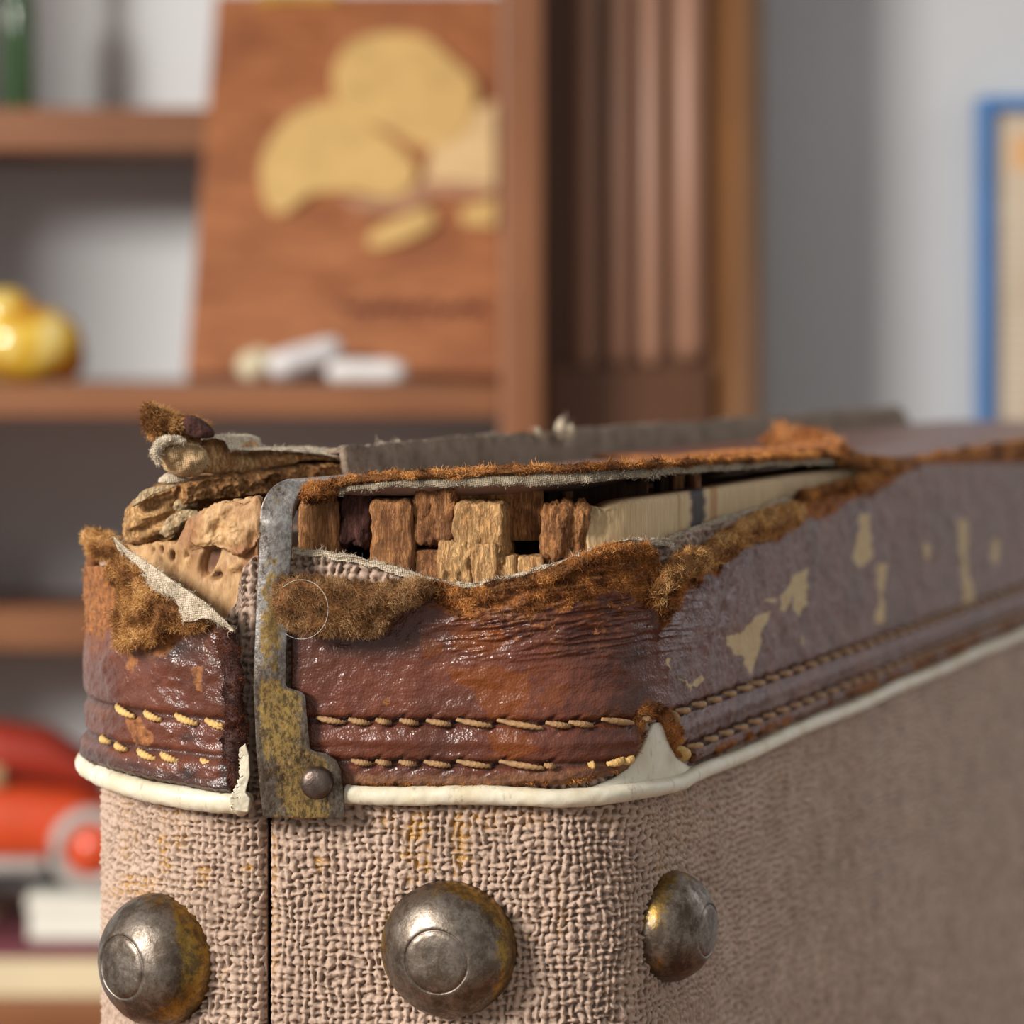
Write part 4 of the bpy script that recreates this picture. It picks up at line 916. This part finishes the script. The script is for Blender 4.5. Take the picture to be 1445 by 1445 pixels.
sll = -lines((-float(s_of(332, .003)), 0.075, 0.0003), (0.075, 0.10, 0.001), (0.10, -SL_END, 0.02))[::-1]
V2, F2, A2, _ = leather('lid_leather', sll, lb_f, lt_f, 160, off_lid, 0.0022, at_lid)
hf = len(V2)//2
nap('suede_nap', V2, F2, 9000, 0.0013, 0.00011, NAPG, mask=(A2['suede'] > .5) & (np.arange(len(V2)) < hf), seed=21, bias=(0, -.2, -.3))
# furry dark cut edge of the lid leather next to the seam
rope('cut_edge', pth([(300, 880, .003), (318, 905, .0038), (328, 950, .0042), (331, 1010, .0046), (329, 1060, .0046), (326, 1106, .0042)]), [.0008, .0013, .0014, .0015, .0016, .0013], [(0.035, .012, .008), (.09, .025, .014), (.16, .05, .02)], 5200, .0011, 23, (0.9, 1.3), mat=simple('dark_cut_leather', (0.045, 0.016, 0.012), .85, 0, .4, 800))
for p, q, l in ((178, 1003, 40), (217, 1010, 30), (264, 1015, 34), (308, 1022, 34)): stitch(s_of(p, .003), float(z_of(np.array(s_of(p, .003)), q, .003)), 0.0030, l*0.000135, 1, 0.28, 1.5)
for p, q, l in ((155, 1043, 20), (176, 1053, 22), (211, 1064, 32), (243, 1068, 28), (298, 1076, 26)): stitch(s_of(p, .003), float(z_of(np.array(s_of(p, .003)), q, .003)), 0.0034, l*0.00014, 1, 0.28, 1.5)
sl3 = np.linspace(-0.07, s_of(336, .003), 26)
pipe('piping', [(float(s), ZC-0.0722-0.0016*float(sstep(-0.045, -0.012, s)), 0.0030) for s in sl3]+[(float(s_of(346, .003)), ZC-0.0742, 0.0035)], [.0016, .0017, .0019, .0019, .0018, .0019, .0021], 5)
# ---- metal bracket
def bracket():
    off = 0.0042; rows = []
    Yt = Yo(390, off)
    L = [(695, 367), (720, 366), (760, 366), (850, 361), (950, 357), (972, 357), (1060, 361), (1100, 365), (1154, 371)]
    Rr = [(695, 412), (720, 413), (760, 412), (850, 406), (950, 403), (965, 403), (970, 406), (973, 414), (976, 426), (982, 431), (1020, 434), (1056, 438), (1060, 446), (1063, 462), (1072, 475), (1085, 482), (1150, 487), (1154, 485)]
    ys = np.unique(np.concatenate([np.arange(706, 1154, 6), [965, 968, 970, 972, 973, 974, 976, 979, 982, 1054, 1056, 1058, 1060, 1061.5, 1063, 1067, 1072, 1078, 1085, 1148, 1151, 1154]]))
    nu = 16; u = np.linspace(0, 1, nu); G = []; Nn = []
    # top run: straight back over the edge, then a rounded bend
    rb = 0.0060; zt = ZC-(677-HY)*Yt/F; dr = np.array([0.80, 0.60])
    for k in range(10):                                       # flat top piece, running back towards the seam
        f = k/10; back = 0.011*(1-f)+rb
        xl = X(367, Yt); xr = X(412, Yt)
        G.append(np.stack([xl+(xr-xl)*u+dr[0]*back-0.0015*u*(1-f), Yt+dr[1]*back+0.0035*(1-f)+0.0006*u, np.full(nu, zt+0.0004*(1-f))], -1)); Nn.append((0, 0, 1))
    for a in np.linspace(0, math.pi/2, 14)[:-1]:
        xl = X(367, Yt); xr = X(412, Yt); back = rb*(1-math.sin(a))
        G.append(np.stack([xl+(xr-xl)*u+dr[0]*back, Yt+dr[1]*back+0*u, np.full(nu, zt-rb+rb*math.cos(a))], -1)); Nn.append((-0.5*math.sin(a), -math.sin(a), math.cos(a)))
    zs = zt-rb
    for y_ in ys:
        z_ = ZC-(y_-HY)*Yt/F
        if z_ > zs-0.0002: continue
        xl = X(interp(y_, L), Yt); xr = X(interp(y_, Rr), Yt); bow = 0.0012*math.sin(min(1, (zs-z_)/0.045)*math.pi)
        xx = xl+(xr-xl)*u
        # follow the rounded end of the case slightly
        yy = Yt-0.14*(xx-xl)*0.6+bow*0.6-0.0005*(1-(2*u-1)**2)*(1-float(sstep(940, 975, y_)))
        G.append(np.stack([xx, yy, np.full(nu, z_)], -1)); Nn.append((0, -1, 0))
    G = np.array(G); N_ = np.array(Nn)[:, None]*np.ones((1, nu, 1)); th = 0.0011
    G = G+N_*((fbm(G[..., 0]*500, G[..., 2]*300+G[..., 1]*300, 88, 3)-.5)*0.0002)[..., None]
    V, Fq = closed_sheet(G, G-N_*th)
    py = HY+F*(ZC-G[..., 2])/G[..., 1]; br = 0.0+0.55*sstep(740, 840, py)*sstep(1.0, 0.3, np.abs(u[None]*2-1.0))+0.42*sstep(940, 990, py)*sstep(1.0, .75, np.abs(u[None]*2-1.0))
    o = mk('metal_bracket', V, Fq[:, ::-1], M['bracket'], case, attrs={'brass': np.concatenate([br.ravel()]*2), 'age': np.concatenate([(sstep(860, 1000, py)*np.ones(nu)[None]).ravel()*.9]*2)}, label='tarnished steel and brass bracket bent over the corner')
    b = o.modifiers.new('edge', 'BEVEL'); b.width = 0.00028; b.segments = 2; b.limit_method = 'ANGLE'; b.angle_limit = math.radians(50)
    return o, Yt
bk, Yt = bracket()
def dome(name, c, nrm, r, H, prof, mat, parent, seg=48, attrs=True, amp=0.0, label=None):
    nrm = np.array(nrm, float); nrm /= np.linalg.norm(nrm); t1 = np.cross([0, 0, 1], nrm); t1 /= np.linalg.norm(t1); t2 = np.cross(nrm, t1)
    a = np.linspace(0, 2*math.pi, seg, endpoint=False); Pp = np.array(prof); n = len(Pp)
    R = Pp[:, 0:1]*r*np.ones(seg)[None]; Hh = Pp[:, 1:2]*H*np.ones(seg)[None]
    if amp: Hh = Hh+amp*(fbm(np.cos(a)[None]*R*300+20, np.sin(a)[None]*R*300+20, 3, 3)-.5)*(Pp[:, 1:2] > 0.02)
    V = np.array(c)+nrm*Hh[..., None]+t1*(R*np.cos(a)[None])[..., None]+t2*(R*np.sin(a)[None])[..., None]; V = V.reshape(-1, 3)
    i = np.arange(n-1)[:, None]*seg; j = np.arange(seg)[None]; k = (j+1) % seg
    Fq = np.stack([i+j, i+k, i+seg+k, i+seg+j], -1).reshape(-1, 4)
    br = np.clip(Pp[:, 0:1]**4*0.75-0.1+0.6*np.maximum(0, np.cos(a)[None]-0.3)*Pp[:, 0:1]**3, 0, 1)
    return mk(name, V, Fq, mat, parent, attrs={'brass': br.ravel(), 'age': 0.35+0.45*br.ravel()} if attrs else None, label=label)
cr = W(447, 1105, Yt-0.0012)
dome('rivet', cr, (-.12, -1, 0), 0.0027, 0.0014, [(1, -.5), (1, 0.1), (.97, .35), (.85, .68), (.65, .87), (.4, .97), (.2, 1), (0.001, 1)], M['rivet'], bk, 32, False, label='dark round rivet')
PROF = [(0.99, -0.28), (1.0, 0.0), (0.995, .08), (0.97, .22), (0.92, .38), (0.84, .55), (0.74, .70), (0.62, .82), (.53, .885), (.487, .912), (.475, .905), (.462, .893), (.450, .905), (.435, .925), (.38, .945), (.25, .97), (.12, .985), (0.001, .99)]
def stud(px, py, r, H, turn=0.0, up=0.0):
    s = s_of(px); x, y, nx, ny = (float(q) for q in outline(np.array(s), 0.0007)); z = ZC-(py-HY)*y/F
    a = math.atan2(ny, nx)+turn; dome('dome_stud', (x, y, z), (math.cos(a), math.sin(a), up), r, H, PROF, M['stud'], case, 64, True, 0.0004)
stud(633, 1340, 0.0112, 0.0080, -0.10, -0.08)
stud(226, 1355, 0.0112, 0.0085, 0.0, 0.0)
stud(942, 1307, 0.0093, 0.0072, -0.05, -0.03)
# ---- body top: cover sheet between the near edge and the lid
seam0 = np.array([float(q) for q in outline(np.array(SEAM), 0)[:2]])
def seam_pt(d): return seam0+gd*d
edge_h = [(430, 692), (470, 683), (500, 677), (560, 671), (640, 668), (700, 664), (780, 660), (850, 658), (930, 654), (1000, 650), (1090, 645), (1180, 641)]
NS = 260; sg = np.linspace(float(s_of(436, -.001)), S_END-0.004, NS); nt = 30; tt = np.linspace(0, 1, nt)
E = np.stack(outline(sg, -0.0005)[:2], -1); pxE = CX+F*E[:, 0]/E[:, 1]
hE = np.where(pxE < 1180, (interp(pxE, edge_h)-HY)/F*E[:, 1], np.interp(pxE, [1180, 1275, 1300], [0.0206, 0.0243, 0.0244]))
proj = (E-seam0)@gd; dS = np.clip(proj+0.004, 0.012, 0.47); Tp = seam0[None]+gd[None]*dS[:, None]+n2[None]*0.0008
G = E[:, None]*(1-tt)[None, :, None]+Tp[:, None]*tt[None, :, None]; hh = hE[:, None]*(1-sstep(0, .35, tt)[None])+0.0226*sstep(0, .35, tt)[None]
hh = hh+(fbm(sg[:, None]*160+3, tt[None]*5, 6, 4)-.5)*0.0009*(pxE < 1180)[:, None]*(1-tt[None])
G3 = np.concatenate([G, (ZC-hh)[..., None]], -1); Q3 = G3.copy(); Q3[..., 2] -= 0.0012
V, Fq = closed_sheet(G3, Q3)
PXm = CX+F*G3[..., 0]/G3[..., 1]
ones = np.zeros(V.shape[0]); su = np.zeros((NS, nt)); su[:, :2] = 0.9
t = NT('faded_top_leather'); c = t.ramp(t.noise(120, 5), [(0.3, (0.24, 0.13, 0.09)), (0.7, (0.34, 0.20, 0.145))]); t.set(Base_Color=c, Roughness=.42, Specular_IOR_Level=.7); t.bump(t.noise(500, 4), .0003, .5)
top_o = mk('top_cover', V, Fq, t.m, case)
# canvas underside hanging at the near edge and the fuzzy rim on it
C = []
for p, q in edge_h: C.append((p, q, Yo(p, -0.0005)))
C2 = smooth_poly(C, 10, False); n = len(C2); m_ = 8; Gc = np.zeros((n, m_, 3)); v = np.linspace(0, 1, m_)
for i, (a, b, c_) in enumerate(C2):
    base = W(a, b+4, c_-0.0002); dpt = float(interp(a, [(430, .0006), (500, .0016), (700, .0021), (760, .0024), (850, .0018), (1000, .0014), (1180, .0012)]))
    wob = 0.0004*math.sin(i*0.9+math.sin(i*.37)*2)+(float(fbm(i*.3, 1.0, 5, 3))-.5)*0.0016; dpt *= .7+.6*float(fbm(i*.22, 4.0, 6, 3))
    Gc[i] = base+np.stack([0*v, -0.0010*np.sin(v*2.2)+wob*v, -dpt*v], -1)
Qc = Gc+np.array([0, 0.0008, 0.0]); V, Fq = closed_sheet(Gc, Qc); o = mk('canvas_lining', V, Fq, canvas_mat('soiled_canvas', (0.13, 0.10, 0.065), (0.34, 0.28, 0.20)), case)
nap('loose_threads', V, Fq, 2200, 0.0010, 0.00010, CAN, parent=o, seed=31, bias=(0, -.3, 0))
rope('fuzzy_rim', [(a, b+1, c_-0.0004) for a, b, c_ in C[:]], [.0020, .0013, .0012, .0011, .0011, .0011, .0010, .0009, .0008, .0008, .0008], NAP, 10500, 0.0014, 33, (1.2, .55), bias=(0, 0, .4))
rope('fuzzy_rim', [(432, 697, Yo(432, .001)), (450, 694, Yo(450, .001)), (475, 688, Yo(475, .0))], [.0017, .0019, .0013], NAP, 2600, .0013, 34, (1.1, .8))
# leather top panel that begins further back, with a frayed raised lip
sg = np.linspace(float(s_of(1182, -.0005)), S_END-0.006, 120); nt = 24; tt = np.linspace(0, 1, nt)
E = np.stack(outline(sg, 0.0006)[:2], -1); pxE = CX+F*E[:, 0]/E[:, 1]
hE = np.interp(pxE, [1182, 1215, 1272, 1300], [0.0188, 0.0214, 0.0230, 0.0232])
dS = np.clip((E-seam0)@gd+0.004, 0, 0.47); Tp = seam0[None]+gd[None]*dS[:, None]+n2[None]*0.0045
G = E[:, None]*(1-tt)[None, :, None]+Tp[:, None]*tt[None, :, None]
lift = 0.0026*np.exp(-((pxE-1182)/26))[:, None]*np.sin(np.clip(tt*1.1+.25, 0, 1)*math.pi)[None]
hh = hE[:, None]*(1-sstep(0, .3, tt)[None])+0.0214*sstep(0, .3, tt)[None]-lift
G3 = np.concatenate([G, (ZC-hh)[..., None]], -1); Q3 = G3.copy(); Q3[..., 2] -= 0.0016; V, Fq = closed_sheet(G3, Q3)
z0_ = np.zeros(V.shape[0]); sua = np.zeros((120, nt)); sua[:, 0] = 1; sua[0] = 1; sua = np.concatenate([sua.ravel(), np.ones(sua.size)])
mk('top_leather', V, Fq, M['leather'], case, attrs={'suede': sua, 'scuff': z0_, 'amber': z0_, 'dark': z0_}, label='leather top panel with a frayed front edge')
Ye = float(G3[0, 0, 1])
rope('frayed_lip', [(1094, 628, Ye+.050), (1112, 622, Ye+.042), (1135, 624, Ye+.03), (1160, 630, Ye+.016), (1180, 640, Ye+.003), (1180, 646, Ye)], [.0028, .0022, .0016, .0022, .0018, .0012], [(0.3, .1, .03), (.5, .2, .06), (.62, .3, .12)], 2600, .003, 41, wd=.0003, bias=(0, 0, .6))
rope('worn_rim', [(a, b, Yo(a, .0004)) for a, b in ((1182, 648), (1230, 655), (1272, 657), (1320, 646), (1380, 636), (1445, 627))]+[(1500, 620, Yo(1500, 0.0004))], [.0009, .001, .0011, .0010, .0010, .0010], NAP, 3500, .0016, 42, wd=.00025, bias=(0, 0, .2))
# ---- lid rim (tweed ridge) and lid top
ds = np.concatenate([np.linspace(0.031, 0.10, 110), np.linspace(0.102, 0.445, 170)]); m_ = 34; a = np.linspace(0, 1, m_)
W_ = 0.1057-0.040                                             # rim runs back to the lid's big face
G = np.zeros((len(ds), m_, 3)); endf = sstep(.445, .425, ds)
for i, d in enumerate(ds):
    p = seam_pt(d)+n2*0.0006
    up = np.clip(a/0.22, 0, 1); ac = np.clip((a-0.22)/0.78, 0, 1)
    hgt = 0.0300+(0.0168-0.0300)*np.sin(up*math.pi/2)**0.8+0.0085*ac**1.1+(1-endf[i])*0.006
    across = -0.0012*(1-np.cos(up*math.pi/2))-ac*0.034
    wv = weave(np.full(m_, d), across+hgt, 5)*0.0008
    q = p[None]+n2[None]*(across+wv*(up < 1))[:, None]; G[i, :, :2] = q; G[i, :, 2] = ZC-hgt+wv+(fbm(d*60, 0., 3, 2)-.5)*.0008
Qb = G.copy(); Qb[..., 2] -= 0.0012; Qb[..., :2] -= n2*0.0012; V, Fq = closed_sheet(G, Qb)
def rimcloth():
    t = NT('soiled_tweed'); c = t.ramp(t.noise(160, 5), [(.3, (.16, .115, .08)), (.7, (.30, .225, .165))]); t.set(Base_Color=c, Roughness=.8, Specular_IOR_Level=.3); t.bump(t.noise(900, 5), .0006, .8); return t.m
mk('lid_rim', V, Fq, rimcloth(), case, attrs={'stain': np.zeros(V.shape[0])})
for px_, py_, r_ in ((538, 632, .0012), (562, 630, .0012), (762, 612, .0012), (790, 606, .0024), (805, 609, .0014), (1122, 612, .0016)):      # bits of fluff on the rim
    Yf = 0.517+(px_-490)*0.00031; c_ = W(px_, py_, Yf); P_ = np.array([c_+np.array([random.uniform(-1, 1)*.0005, 0, (k-2)*r_*.5]) for k in range(5)])
    V, Fq = tube(P_, r_*0.45*np.array([.5, 1, 1.1, .9, .4]), 8, .4, 5); o = mk('lint_tuft', V, Fq, M['canvas'], case); nap('lint_fibres', V, Fq, 60, r_*1.6, .0001, CAN, parent=o, seed=int(px_))
# ---- the lid's torn front corner
def lump(name, poly, Y, T, amp, mat, napn=0, cols=None, L=.0013, seed=0, freq=300, label=None, **kw):
    nb = kw.pop('bias', (0, -.2, -.1)); V, Fq = pillow(poly, Y, T, amp, freq, seed, **kw); o = mk(name, V, Fq, mat, case, label=label)
    if napn: nap('suede_nap', V, Fq, napn, L, .00011, cols, parent=o, seed=seed, bias=nb)
    return o
YL = lambda off: (lambda px, py: np.interp(px, np.arange(100, 480, 4), [Yo(max(172, p), off) + max(0, 172-p)*0.00012 for p in range(100, 480, 4)]))
# smooth tan veneer shell of the lid
n = 120; m_ = 70; sg = np.linspace(s_of(176, -.001), SEAM-0.0014, n); x, y, _, _ = outline(sg, -.0005); px = CX+F*x/y
zt = ZC-(interp(px, [(176, 770), (190, 772), (215, 765), (250, 768), (262, 735), (290, 715), (330, 705), (352, 702), (364, 700), (378, 700)])-HY)*y/F+(fbm(sg*2200, sg*0, 3, 4)-.5)*.0012; zb = ZC-(1000-HY)*y/F
v = np.linspace(0, 1, m_)[None]; Zg = zb[:, None]+(zt-zb)[:, None]*v; S = sg[:, None]+0*Zg; PX = px[:, None]+0*Zg; PY = HY+F*(ZC-Zg)/y[:, None]
o_ = -0.0010+0.0009*(fbm(PX/40, PY/60, 33, 4)-.5)+.0003*(fbm(PX/6, PY/40, 34, 3)-.5)
o_ = o_+.0009*(fbm(PX/14, PY/22, 36, 5)-.5)
hole = 0*PX
for cx, cy, rx, ry, dp in ((292, 790, 10, 19, .0045), (226, 776, 3, 5, .0014), (209, 778, 3, 4, .0014), (303, 812, 8, 6, .0015), (262, 783, 3, 5, .001), (243, 785, 3, 8, .0012), (332, 800, 9, 5, -.001), (275, 775, 8, 3, .001)):
    hole = np.maximum(hole, (dp > .001)*np.exp(-(np.hypot((PX-cx+(PY-cy)*.25)/rx, (PY-cy)/ry))**4))
    o_ = o_-dp*np.exp(-(np.hypot((PX-cx+(PY-cy)*.25)/rx, (PY-cy)/ry))**4)
o_ = o_+0.0009*sstep(700, 770, PY)*sstep(800, 770, PY)*np.sin(PX/19+1)+.0012*np.exp(-((PX-318)/26)**2-((PY-735)/26)**2)
V, Fq = closed_sheet(surf(S, Zg, o_), surf(S, Zg, o_*0-0.0028))
vt = NT('split_veneer'); g = vt.noise(700, 5, vt.mapped((1, 1, .25)), .6); c = vt.ramp(g, [(.3, (.33, .17, .065)), (.7, (.56, .35, .165))]); c = vt.mix(vt.ramp(vt.noise(110, 4), [(.46, 0.0), (.64, .85)]), c, (.24, .095, .032)); c = vt.mix(vt.ramp(vt.noise(1600, 6, vt.mapped((1, 1, .4)), .75), [(.5, 0.0), (.7, .55)]), c, (.14, .055, .02)); c = vt.mix(vt.attr('dark').outputs['Fac'], c, (.10, .035, .012)); vt.set(Base_Color=c, Roughness=.62, Specular_IOR_Level=.4); vt.bump(g, .0004, .8)
mk('lid_veneer', V, Fq, vt.m, case, attrs={'dark': np.concatenate([hole.ravel()]*2)}, label='split tan veneer behind the torn corner')
lump('canvas_patch', [(268, 762), (276, 738), (292, 718), (316, 706), (345, 710), (368, 701), (371, 745), (356, 775), (338, 786), (318, 776), (300, 770), (282, 772)], lambda px, py: YL(.0002)(px, py)+0.0002, 0.0004, .0013, vt.m, seed=41, freq=55, jag=1.5, rings=24, k=8)
# splintered wood block at the left
gr = lambda px, py: 0.0006*np.sin((py+px*0.55)/4.2+3*fbm(px/60, py/18, 3, 2))
lump('splintered_block', [(174, 742), (180, 715), (200, 698), (228, 688), (252, 686), (262, 700), (270, 726), (262, 748), (245, 764), (205, 768), (178, 764)], 0.506, .0055, .0016, M['wood_tan'], seed=43, freq=45, groove=gr, rings=30, k=8, pw=.35, jag=1.2, stretch=(.4, 1))
lump('wood_shred', [(226, 752), (240, 728), (262, 720), (284, 722), (292, 728), (262, 738), (250, 752), (238, 758)], 0.4985, .0016, .0011, M['wood_pale'], seed=44, freq=90, jag=2.0)
lump('wood_shred', [(244, 712), (258, 695), (274, 690), (282, 700), (276, 716), (262, 722), (246, 720)], 0.5015, .0016, .001, M['wood_pale'], seed=45, freq=90, jag=2.0)
lump('wood_shred', [(186, 714), (198, 696), (220, 686), (252, 684), (240, 690), (214, 700), (196, 712)], 0.5, .0012, .0006, M['wood_pale'], seed=46, freq=90, jag=1.0)
# rough board of the lid top
V_ = []; a0 = W(262, 700, .4985)[:2]; a1 = W(492, 680, .5165)[:2]
n = 200; m_ = 46; u = np.linspace(0, 1, n)[:, None]*np.ones(m_)[None]; v = np.linspace(0, 1, m_)[None]*np.ones(n)[:, None]
d_ = (a1-a0); L_ = np.linalg.norm(d_); nn = np.array([d_[1], -d_[0]])/L_
pxl = 262+230*u; Yl = .4985+.018*u; ztp = ZC-(np.interp(pxl, [262, 300, 380, 440, 480, 496], [684, 671, 663, 655, 653, 660])-HY)/F*Yl; zbt = ZC-(np.interp(pxl, [262, 300, 496], [735, 735, 715])-HY)/F*Yl
Zg = zbt+(ztp-zbt)*v+(fbm(u*L_*700, v*3+2, 6, 4)-.5)*.0009*v
rg = 0.0020*(fbm(u*L_*430, Zg*520, 14, 5)-.5)*2+0.0007*(fbm(u*L_*1500, Zg*1500, 15, 3)-.5)-.0015*sstep(.93, 1, v)-.0030*sstep(.52, .35, v)
Gf = np.stack([a0[0]+d_[0]*u+nn[0]*rg, a0[1]+d_[1]*u+nn[1]*rg, Zg], -1); Gb = np.stack([a0[0]+d_[0]*u-nn[0]*.012, a0[1]+d_[1]*u-nn[1]*.012, Zg-.0004], -1)
V, Fq = closed_sheet(Gf, Gb); mk('lid_board', V, Fq, M['wood_rough'], case, label='rough broken board of the lid top')
# layered canvas and wood curl on top of it
def curl(name, top, bot, Yl_, mat, th, seed, depth=0.012, amp=.0006, n=120, m_=18):
    """thick sheet whose broken front edge is between two picture lines; runs back by depth"""
    px0, px1 = top[0][0], top[-1][0]; u = np.linspace(0, 1, n); px = px0+(px1-px0)*u
    yt = interp(px, top); yb = interp(px, bot); Y = interp(px, Yl_); v = np.linspace(0, 1, m_)
    G = np.zeros((n, m_+8, 3))
    for j in range(m_+8):
        if j < m_: f = v[j]; py = yb+(yt-yb)*f; yy = Y-0.0009*math.sin(f*math.pi)+amp*2*(fbm(px/16, f*3+0*px, seed, 4)-.5)+0.0016*f*f
        else: f = (j-m_+1)/8; py = None; yy = Y+0.0016+depth*f
        z = ZC-(py-HY)/F*Y if py is not None else ZC-(yt-HY)/F*Y-0.0006*f
        z = z+(fbm(px/9, 0*px+j*.1, seed+4, 3)-.5)*.0006
        G[:, j] = np.stack([(px-CX)/F*Y+(0.004*f if py is None else 0), yy, z], -1)
    Q = G.copy(); Q[:, :m_, 1] += th; Q[:, m_:, 2] -= th; V, Fq = closed_sheet(G, Q); return V, Fq, mk(name, V, Fq, mat, case)
V, Fq, o = curl('canvas_curl', [(276, 632), (288, 620), (300, 616), (318, 622), (330, 634), (400, 633), (450, 638), (495, 650)], [(276, 668), (300, 670), (350, 665), (400, 656), (450, 648), (495, 655)], [(276, .5015), (495, .520)], M['curl'], .001, 51)
V, Fq, o2 = curl('canvas_curl', [(284, 617), (300, 613), (318, 618), (324, 632), (400, 632), (450, 636), (495, 645)], [(284, 622), (300, 618), (316, 624), (326, 637), (400, 637), (450, 642), (495, 652)], [(284, .4992), (495, .5188)], M['canvas'], .0006, 53, depth=.02)
nap('loose_threads', V, Fq, 900, .0009, .0001, CAN, parent=o2, seed=52)
lump('curled_flap', [(222, 640), (228, 626), (240, 619), (262, 622), (288, 632), (296, 652), (284, 668), (262, 674), (240, 668), (228, 656)], .501, .0028, .0012, M['canvas_tan'], seed=54, freq=50, jag=1.0, label='tan curled flap end')
rope('canvas_roll', [(226, 655, .4975), (219, 642, .4975), (224, 628, .4975), (240, 620, .4975), (262, 623, .498)], [.0004, .0008, .001, .0009, .0004], CAN, 500, .0008, 55, mat=M['canvas'])
lump('curled_flap', [(224, 680), (232, 668), (250, 668), (268, 676), (262, 684), (240, 684)], .503, .0014, .0006, M['canvas'], seed=56, freq=60, jag=1.0)
lump('suede_scrap', [(202, 592), (204, 574), (214, 570), (232, 578), (250, 584), (268, 588), (290, 596), (300, 610), (296, 618), (270, 622), (245, 618), (222, 622), (206, 608)], lambda px, py: .4985+(px-200)*.00006, .0026, .0012, M['suede'], 4200, NAPG, .0013, 58, 60, label='brown suede scrap sticking up at the lid corner')
lump('dark_leather_scrap', [(258, 592), (270, 586), (288, 594), (302, 608), (300, 618), (282, 620), (262, 612)], .5005, .0026, .0008, M['wood_purple'], seed=59, freq=60)
# left suede peak, torn leather face and frayed canvas strip
lump('suede_peak', [(116, 762), (124, 748), (140, 747), (158, 756), (176, 770), (196, 785), (196, 805), (176, 803), (158, 790), (130, 782)], lambda px, py: .5145-(px-116)*.00012, .0022, .001, M['suede'], 3600, NAPG, .0014, 61, 60, label='golden brown suede peak at the far left')
lump('suede_patch', [(150, 800), (170, 788), (200, 798), (228, 822), (250, 850), (278, 868), (290, 885), (262, 890), (240, 888), (222, 905), (195, 912), (168, 918), (160, 880), (165, 840)], YL(.0052), .0016, .0014, M['suede'], 11000, NAPG, .0016, 62, 50, rings=22)
def strip(name, cs, mat, Yf, th, seed, n=70, m_=14, amp=.0006):
    """frayed strip between an upper and a lower picture line"""
    up, lo = cs; u = np.linspace(0, 1, n); A = np.array(up, float); B = np.array(lo, float)
    ta = np.linspace(0, 1, len(A)); tb_ = np.linspace(0, 1, len(B)); pa = np.stack([np.interp(u, ta, A[:, i]) for i in (0, 1)], -1); pb = np.stack([np.interp(u, tb_, B[:, i]) for i in (0, 1)], -1)
    pb = pb+(RNG.random((n, 2))-.5)*3.0; v = np.linspace(0, 1, m_)[None, :, None]; Pp = pa[:, None]*(1-v)+pb[:, None]*v
    Y = Yf(Pp[..., 0], Pp[..., 1])+amp*2*(fbm(Pp[..., 0]/14, Pp[..., 1]/14, seed, 4)-.5)
    G = np.stack([(Pp[..., 0]-CX)/F*Y, Y, ZC-(Pp[..., 1]-HY)/F*Y], -1); Q = G+np.array([0, th, 0]); V, Fq = closed_sheet(G, Q); return V, Fq, mk(name, V, Fq, mat, case)
V, Fq, o = strip('frayed_canvas', ([(160, 757), (180, 776), (215, 798), (250, 824), (290, 850), (318, 876), (330, 890)], [(166, 775), (180, 786), (205, 808), (212, 832), (240, 838), (252, 856), (258, 880), (290, 872), (318, 884), (328, 893)]), M['canvas'], lambda px, py: YL(.0066)(px, py)-.0004, .0005, 65)
nap('loose_threads', V, Fq, 900, .0014, .00009, CAN, parent=o, seed=66)
Ype = Yo(345, .0058)
V, Fq, o = strip('piping_end', ([(346, 1050), (351, 1066), (352, 1095), (346, 1118), (353, 1128), (350, 1146)], [(337, 1056), (338, 1078), (337, 1100), (329, 1118), (324, 1130), (326, 1143)]), M['ivory'], lambda px, py: Ype+0*px, .0014, 70, amp=.0003)
# brass speckled patch of old glue on the leather beside the bracket, and a stray hair
th = np.linspace(-2.3, 2.2, 40); P = [W(425+38*math.cos(a), 860+42*math.sin(a), Yo(430, .0098)-.0004*math.cos(a*2)) for a in th]
V, Fq = tube(P, .000028, 5); mk('stray_hair', V, Fq, simple('white_hair', (.8, .78, .72), .4, 0, .02), case, label='thin white stray hair')
for o in bpy.data.objects:
    if '_b' in o.keys(): del o['_b']
